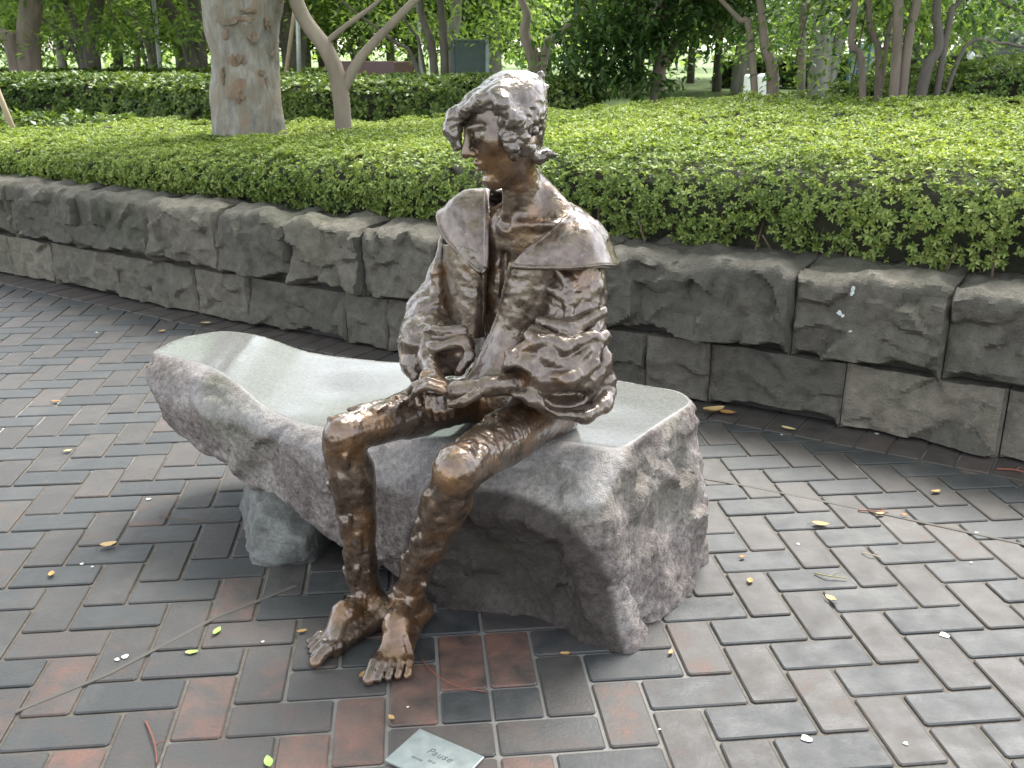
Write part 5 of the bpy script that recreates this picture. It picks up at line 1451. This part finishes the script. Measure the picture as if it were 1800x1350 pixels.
# white rounded cabinet
q = P(1338, 145, 13.2)
r_ = tag(empty('white_cabinet', (q[0], 13.2, ZG), R(-12)), 'bright white rounded box at the foot of the slim forked tree', 'cabinet')
M_WH = simple('white_paint', (0.80, 0.80, 0.78), 0.4, 0, .04)
part('body', box_vf(-.06, .215, -.16, .16, .03, .645, .05), M_WH, r_, True); part('side_box', box_vf(-.215, -.075, -.14, .14, .03, .635, .03), M_WH, r_, True)
part('seam', box_vf(-.074, -.062, -.145, .14, .05, .62, .002), simple('orange_seam', (0.45, 0.16, 0.08), 0.6), r_)
part('base', box_vf(-.22, .22, -.17, .17, 0, .03, .005), simple('cabinet_base', (0.2, 0.2, 0.2), 0.8), r_)
# blue framed booth
q = P(1516, 130, 21)
r_ = tag(empty('booth', (q[0], 21, ZG), R(10)), 'small booth with blue posts and pale panels behind the crooked stem', 'booth')
M_BLUE = simple('booth_blue', (0.06, 0.19, 0.42), 0.4)
t = NT('booth_panel'); t.principled(Base_Color=(0.62, 0.66, 0.70), Roughness=0.25); M_PAN = t.m
for sx in (-.22, .0, .22): part('post', box_vf(sx - .018, sx + .018, -.2, -.16, 0, 1.06, .004), M_BLUE, r_)
for sx in (-.22, .22): part('post', box_vf(sx - .018, sx + .018, .16, .2, 0, 1.06, .004), M_BLUE, r_)
for x0, x1 in ((-.2, -.02), (.02, .2)):
    part('panel', box_vf(x0, x1, -.185, -.175, .42, 1.03, .002), M_PAN, r_); part('lower_panel', box_vf(x0, x1, -.187, -.177, .05, .40, .002), M_BLUE, r_)
part('roof', box_vf(-.26, .26, -.24, .24, 1.062, 1.10, .01), M_PAN, r_); part('back_panel', box_vf(-.2, .2, .175, .185, .05, 1.03, .002), M_PAN, r_)
# orange flowers
q = P(1618, 140, 9.6)
c0 = np.array((q[0], 9.6, ZG))
cm, cc = crown_mesh('blossom', [((.0, 0, .52), (.17, .15, .19)), ((.24, .05, .62), (.07, .07, .12))], 700, .05, .12, 14, .9, None, .8)
t = NT('orange_petal'); rr = t.n('NewGeometry').outputs['Random Per Island']
t.principled(Base_Color=t.ramp(rr, [(0, (0.55, 0.16, 0.01)), (1, (0.75, 0.36, 0.03))]), Roughness=0.6)
r_ = tag(empty('flowering_shrub', c0), 'bright orange flowers showing between the brown stems on the right', 'shrub')
o = link('blossom', cm, t.m, r_); o['kind'] = 'stuff'
cm, _ = crown_mesh('leaves', [((.05, .05, .35), (.28, .2, .3))], 900, .06, .15, 14, .9)
o = link('foliage', cm, M_LOOSE, r_); o['kind'] = 'stuff'
part('stem', tube([(0, 0, 0), (.02, 0, .25), (.05, .02, .5)], [.015, .012, .006], 6), M_TWIG, r_, True)
# dark vehicle behind the loose hedge
q = P(1703, 96, 18)
r_ = tag(empty('parked_vehicle', (q[0] - .08, 18, ZG), R(8)), 'dark vehicle with one round pale lamp behind the loose hedge', 'vehicle')
M_CAR = simple('dark_paint', (0.012, 0.018, 0.022), 0.25); M_TYRE = simple('tyre', (0.02, 0.02, 0.02), 0.9); M_RIM = simple('rim', (0.4, 0.4, 0.4), 0.4, .6)
prof_ = [(0, .32), (.02, .72), (.10, .82), (.95, .92), (1.45, 1.32), (3.0, 1.36), (3.6, .98), (4.1, .92), (4.15, .34)]
v = [(x, -.02, z) for x, z in prof_] + [(x, 1.6, z) for x, z in prof_]; n_ = len(prof_)
part('body', (v, [tuple(range(n_)), tuple(range(2 * n_ - 1, n_ - 1, -1))] + [(i, (i + 1) % n_ + 0, (i + 1) % n_ + n_, i + n_) for i in range(n_)]), M_CAR, r_)
t = NT('car_glass'); t.principled(Base_Color=(0.03, 0.04, 0.045), Roughness=0.08); part('window', ([(1.15, -.03, .98), (2.2, -.03, .98), (2.2, -.03, 1.30), (1.5, -.03, 1.30)], [(0, 1, 2, 3)]), t.m, r_); part('window', ([(2.28, -.03, .98), (3.3, -.03, .98), (2.95, -.03, 1.30), (2.28, -.03, 1.30)], [(0, 1, 2, 3)]), t.m, r_)
lm = part('headlamp', tube([(.10, -.02, .83), (.09, -.06, .83)], [.075, .066], 16), simple('lamp_lens', (0.75, 0.77, 0.78), 0.15), r_, True)
part('lamp_ring', tube([(.10, -.018, .83), (.10, -.035, .83)], [.095, .09], 16), M_CAR, lm, True)
for wx in (.75, 3.3):
    w_ = part('wheel', tube([(wx, -.05, .31), (wx, .16, .31)], [.31, .31], 20), M_TYRE, r_, True); part('rim', tube([(wx, -.056, .31), (wx, -.04, .31)], [.18, .19], 16), M_RIM, w_, True)

# ================================================================== small things on the pavement
# engraved plate
corner = [G(738, 1285), G(852, 1335), None, G(667, 1332)]
ex = unit((corner[1] - corner[0])[:2]); ey = np.array((-ex[1], ex[0])); LX = np.linalg.norm((corner[1] - corner[0])[:2])
pc = corner[0][:2] + ex * LX / 2 - ey * .0575
pl = tag(empty('title_plate', (pc[0], pc[1], 0.001), math.atan2(ex[1], ex[0])), 'small pale metal title plate engraved Pause lying on the bricks', 'plaque')
t = NT('plate_metal'); p = t.pos(True)
t.principled(Base_Color=t.ramp(t.noise(p, 40, 4), [(0.3, (0.20, 0.23, 0.225)), (0.7, (0.27, 0.30, 0.29))]), Metallic=0.45, Roughness=t.ramp(t.noise(p, 90, 3), [(0.3, 0.32), (0.7, 0.5)])); M_PLATE = t.m
part('plate', box_vf(-LX / 2, LX / 2, -.0575, .0575, 0, .006, .0015), M_PLATE, pl)
t = NT('engraving'); t.principled(Base_Color=(0.07, 0.08, 0.08), Roughness=0.8); M_ENG = t.m
def engrave(txt, x, y, size, nm, shear=0.0):
    cu = bpy.data.curves.new(nm, 'FONT'); cu.body = txt; cu.size = size; cu.extrude = 0.00015; cu.align_x = 'CENTER'; cu.align_y = 'CENTER'; cu.shear = shear; cu.space_character = 1.1
    tmp = bpy.data.objects.new('tmp', cu); COL.objects.link(tmp); dg = bpy.context.evaluated_depsgraph_get(); dg.update()
    me = bpy.data.meshes.new_from_object(tmp.evaluated_get(dg)); bpy.data.objects.remove(tmp); bpy.data.curves.remove(cu)
    me.materials.clear(); me.materials.append(M_ENG)
    o = link(nm, me, None, pl); o.location = (x, y, .0063)
engrave('Pause', .004, .012, .024, 'lettering', .25)
mr = random.Random(5)                     # two lines too worn to read
for cx, cy, n_ in ((-.006, -.012, 5), (-.040, -.020, 7)):
    vf = [box_vf(cx + .0038 * k - .001, cx + .0038 * k + mr.uniform(.0004, .0014), cy - mr.uniform(.002, .0035), cy + mr.uniform(.002, .0035), .0060, .0064, 0) for k in range(n_)]
    part('worn_engraving', joinvf(vf), M_ENG, pl)
# fallen leaves, twigs and droppings
t = NT('dry_leaf'); rr = t.n('ObjectInfo').outputs['Random']
t.principled(Base_Color=t.ramp(rr, [(0, (0.22, 0.09, 0.025)), (.5, (0.36, 0.21, 0.07)), (1, (0.42, 0.33, 0.17))]), Roughness=0.7); M_DRY = t.m
t = NT('green_leaf'); t.principled(Base_Color=(0.25, 0.38, 0.08), Roughness=0.5); M_FRESH = t.m
def leaf_piece(L, W, curl, seed):
    r = np.random.default_rng(seed); v = []; f = []
    for i in range(6):
        u = i / 5; w = W * math.sin(math.pi * min(1, u * .93 + .07)) ** .8
        for k in (-1, 0, 1):
            v.append((L * (u - .5), k * w / 2, .002 + curl * ((u - .5) ** 2 * 1.6 + abs(k) * .35 * (w / W)) + r.uniform(0, .0015)))
    for i in range(5):
        for k in range(2): a = i * 3 + k; f.append((a, a + 1, a + 4, a + 3))
    # give it a little thickness
    n = len(v); v += [(x, y, z - .0007) for x, y, z in v]; f += [tuple(q + n for q in reversed(fc)) for fc in f]
    st = tube([(-L * .5, 0, .003), (-L * .66, .004, .004), (-L * .8, .002, .002)], [.0009, .0008, .0006], 5)
    return v, f, st
def fallen(px, py, L, W, ang, curl, mat, label, seed):
    g = G(px, py); r_ = tag(empty('fallen_leaf', (g[0], g[1], .002), R(ang)), label, 'leaf', 'fallen leaves on the pavement')
    v, f, st = leaf_piece(L, W, curl, seed)
    part('blade', (v, f), mat, r_, True); part('stalk', st, M_TWIG, r_, True)
for k, a in enumerate([
    (192, 962, .045, .03, 30, .02, M_DRY, 'pale curled leaf on the bricks left of the wedge stone'), (382, 1112, .035, .016, 80, .006, M_FRESH, 'fresh green leaf lying left of the bare feet'),
    (338, 1149, .03, .016, 10, .004, M_FRESH, 'small green leaf below left of the other fresh leaf'), (472, 1342, .035, .018, 110, .006, M_FRESH, 'green leaf cut by the bottom edge left of the plate'),
    (531, 1113, .025, .012, 20, .008, M_DRY, 'tan scrap of leaf above the toes on the left'), (688, 1266, .02, .012, 130, .01, M_DRY, 'little orange leaf just above the plate'),
    (640, 1190, .03, .016, 60, .012, M_DRY, 'curled tan leaf touching the front foot'), (1443, 925, .05, .026, -10, .016, M_DRY, 'yellow leaf on the bricks right of the boulder'),
    (1547, 906, .03, .016, 15, .012, M_DRY, 'tan leaf beside the twig on the right'), (1645, 867, .035, .018, 20, .012, M_DRY, 'orange-brown leaf near the right end of the wall'),
    (1459, 1056, .035, .02, 120, .016, M_DRY, 'cream curled leaf on the grey bricks right of the boulder'), (1318, 1024, .03, .016, 70, .01, M_DRY, 'reddish tan leaf close to the boulder on the right'),
    (1305, 982, .02, .012, 40, .01, M_DRY, 'tiny orange leaf near the boulder'), (1386, 757, .055, .02, -30, .018, M_DRY, 'cream leaf at the foot of the wall right of the boulder'),
    (1255, 727, .10, .05, 25, .05, M_DRY, 'big crumpled orange leaf lying at the foot of the wall'), (1278, 730, .07, .04, -15, .03, M_DRY, 'smaller crumpled leaf tucked beside the big orange one'),
    (347, 549, .05, .03, 30, .02, M_DRY, 'orange leaf at the foot of the wall far left'), (362, 570, .05, .025, 10, .015, M_DRY, 'yellow leaf just off the border course far left'),
    (285, 584, .04, .02, 50, .012, M_DRY, 'cream leaf out on the bricks far left'), (100, 708, .04, .02, 0, .012, M_DRY, 'orange-tan leaf on the bricks left of the boulder tip'),
    (120, 795, .03, .018, 40, .01, M_DRY, 'tan scrap on the bricks at the left below the boulder tip'), (1590, 908, .02, .012, 10, .008, M_DRY, 'tiny tan leaf farther right than the twig'),
    (994, 1153, .025, .014, 10, .01, M_DRY, 'orange leaf on the bricks below the boulder'), (1179, 1150, .02, .01, 60, .008, M_DRY, 'small tan scrap below the right corner of the boulder'),
    (91, 1012, .03, .016, 100, .01, M_DRY, 'orange scrap on the bricks at the lower left')]):
    fallen(*a, seed=k)
def twig(pts, rad, mat, label):
    q = [G(a, b) + np.array((0, 0, .004 + c)) for a, b, c in pts]; loc = q[0].copy(); loc[2] = 0
    r_ = tag(empty('twig', loc), label, 'twig', 'twigs on the pavement')
    cp = curve_pts([w - loc for w in q], 14); part('stick', tube(cp, np.linspace(rad, rad * .6, 14), 6), mat, r_, True)
    m_ = cp[8]; part('side_shoot', tube([m_, m_ + np.array((.012, .008, .006)), m_ + np.array((.022, .010, .003))], [rad * .6, rad * .5, rad * .3], 5), mat, r_, True)
M_REDTWIG = simple('red_twig', (0.16, 0.045, 0.025), 0.6)
twig([(738, 1158, 0), (770, 1195, .006), (810, 1212, .003), (856, 1219, 0)], .0016, M_REDTWIG, 'thin curving red-brown stalk beside the front foot')
twig([(256, 1270, 0), (268, 1298, .004), (274, 1320, .003), (276, 1345, 0)], .0022, M_REDTWIG, 'thin reddish stalk on the bricks at the lower left')
twig([(1508, 899, 0), (1540, 902, .004), (1562, 903, 0)], .003, M_REDTWIG, 'straight brown twig on the bricks at the right')
twig([(1752, 826, 0), (1780, 829, .004), (1800, 832, 0)], .0035, M_REDTWIG, 'reddish stick against the border course at the right edge')
twig([(1515, 974, 0), (1530, 980, .006), (1548, 982, 0)], .002, simple('pale_twig', (0.30, 0.24, 0.16), .8), 'pale forked twig between the leaves at the right')
twig([(1432, 1010, 0), (1455, 1018, .006), (1488, 1020, .002)], .0025, simple('olive_twig', (0.17, 0.15, 0.06), .8), 'olive catkin twig right of the boulder')
twig([(280, 909, 0), (340, 918, .003), (410, 915, 0)], .0018, M_TWIG, 'long thin dark twig lying left of the wedge stone')
t = NT('dropping'); t.principled(Base_Color=(0.45, 0.47, 0.46), Roughness=0.8); M_DROP = t.m
def splat(g, r, seed, z=.0022):
    q = np.random.default_rng(seed); n = 14; ph = q.uniform(0, 6.28)
    return [(g[0], g[1], z + .0012)] + [(g[0] + r * (1 + .25 * math.sin(3 * a + ph) + q.uniform(-.12, .12)) * math.cos(a), g[1] + r * 1.0 * (1 + .2 * math.sin(2 * a + ph)) * math.sin(a), z) for a in np.linspace(0, 6.28, n, endpoint=False)], [(0, 1 + i, 1 + (i + 1) % n) for i in range(n)]
for k, (px, py, r) in enumerate([(1660, 1117, .011), (1417, 1299, .011), (1716, 937, .005), (1707, 990, .004), (261, 878, .007), (220, 1155, .008), (206, 1160, .006), (144, 992, .005), (162, 997, .004), (462, 1129, .004), (717, 1244, .003), (1159, 1283, .003), (1541, 763, .008), (1374, 765, .005), (1592, 1308, .005), (1403, 957, .005), (170, 585, .007)]):
    link('dropping', mesh_np('dropping', *splat(G(px, py), r, k), False), M_DROP, pavement)

# white streaks on one wall stone
dg = bpy.context.evaluated_depsgraph_get(); dg.update()
for k, (px, py, r) in enumerate([(1500, 508, .010), (1499, 517, .008), (1476, 549, .009), (1482, 555, .006), (1494, 581, .006)]):
    d_ = P(px, py, 3.0) - np.array((0, 0, EYE)); hit, loc_, nor, _, ob, _ = scene.ray_cast(dg, Vector((0, 0, EYE)), Vector(d_).normalized())
    if not hit: continue
    v, f = splat((0, 0), r, 50 + k, 0.001)
    qt = nor.to_track_quat('Z', 'Y'); vv = [tuple(loc_ + qt @ Vector(q) + nor * .004 - Vector((0.8, 3.9, 0))) for q in v]
    link('dropping', mesh_np('dropping', vv, f, False), M_DROP, wall)
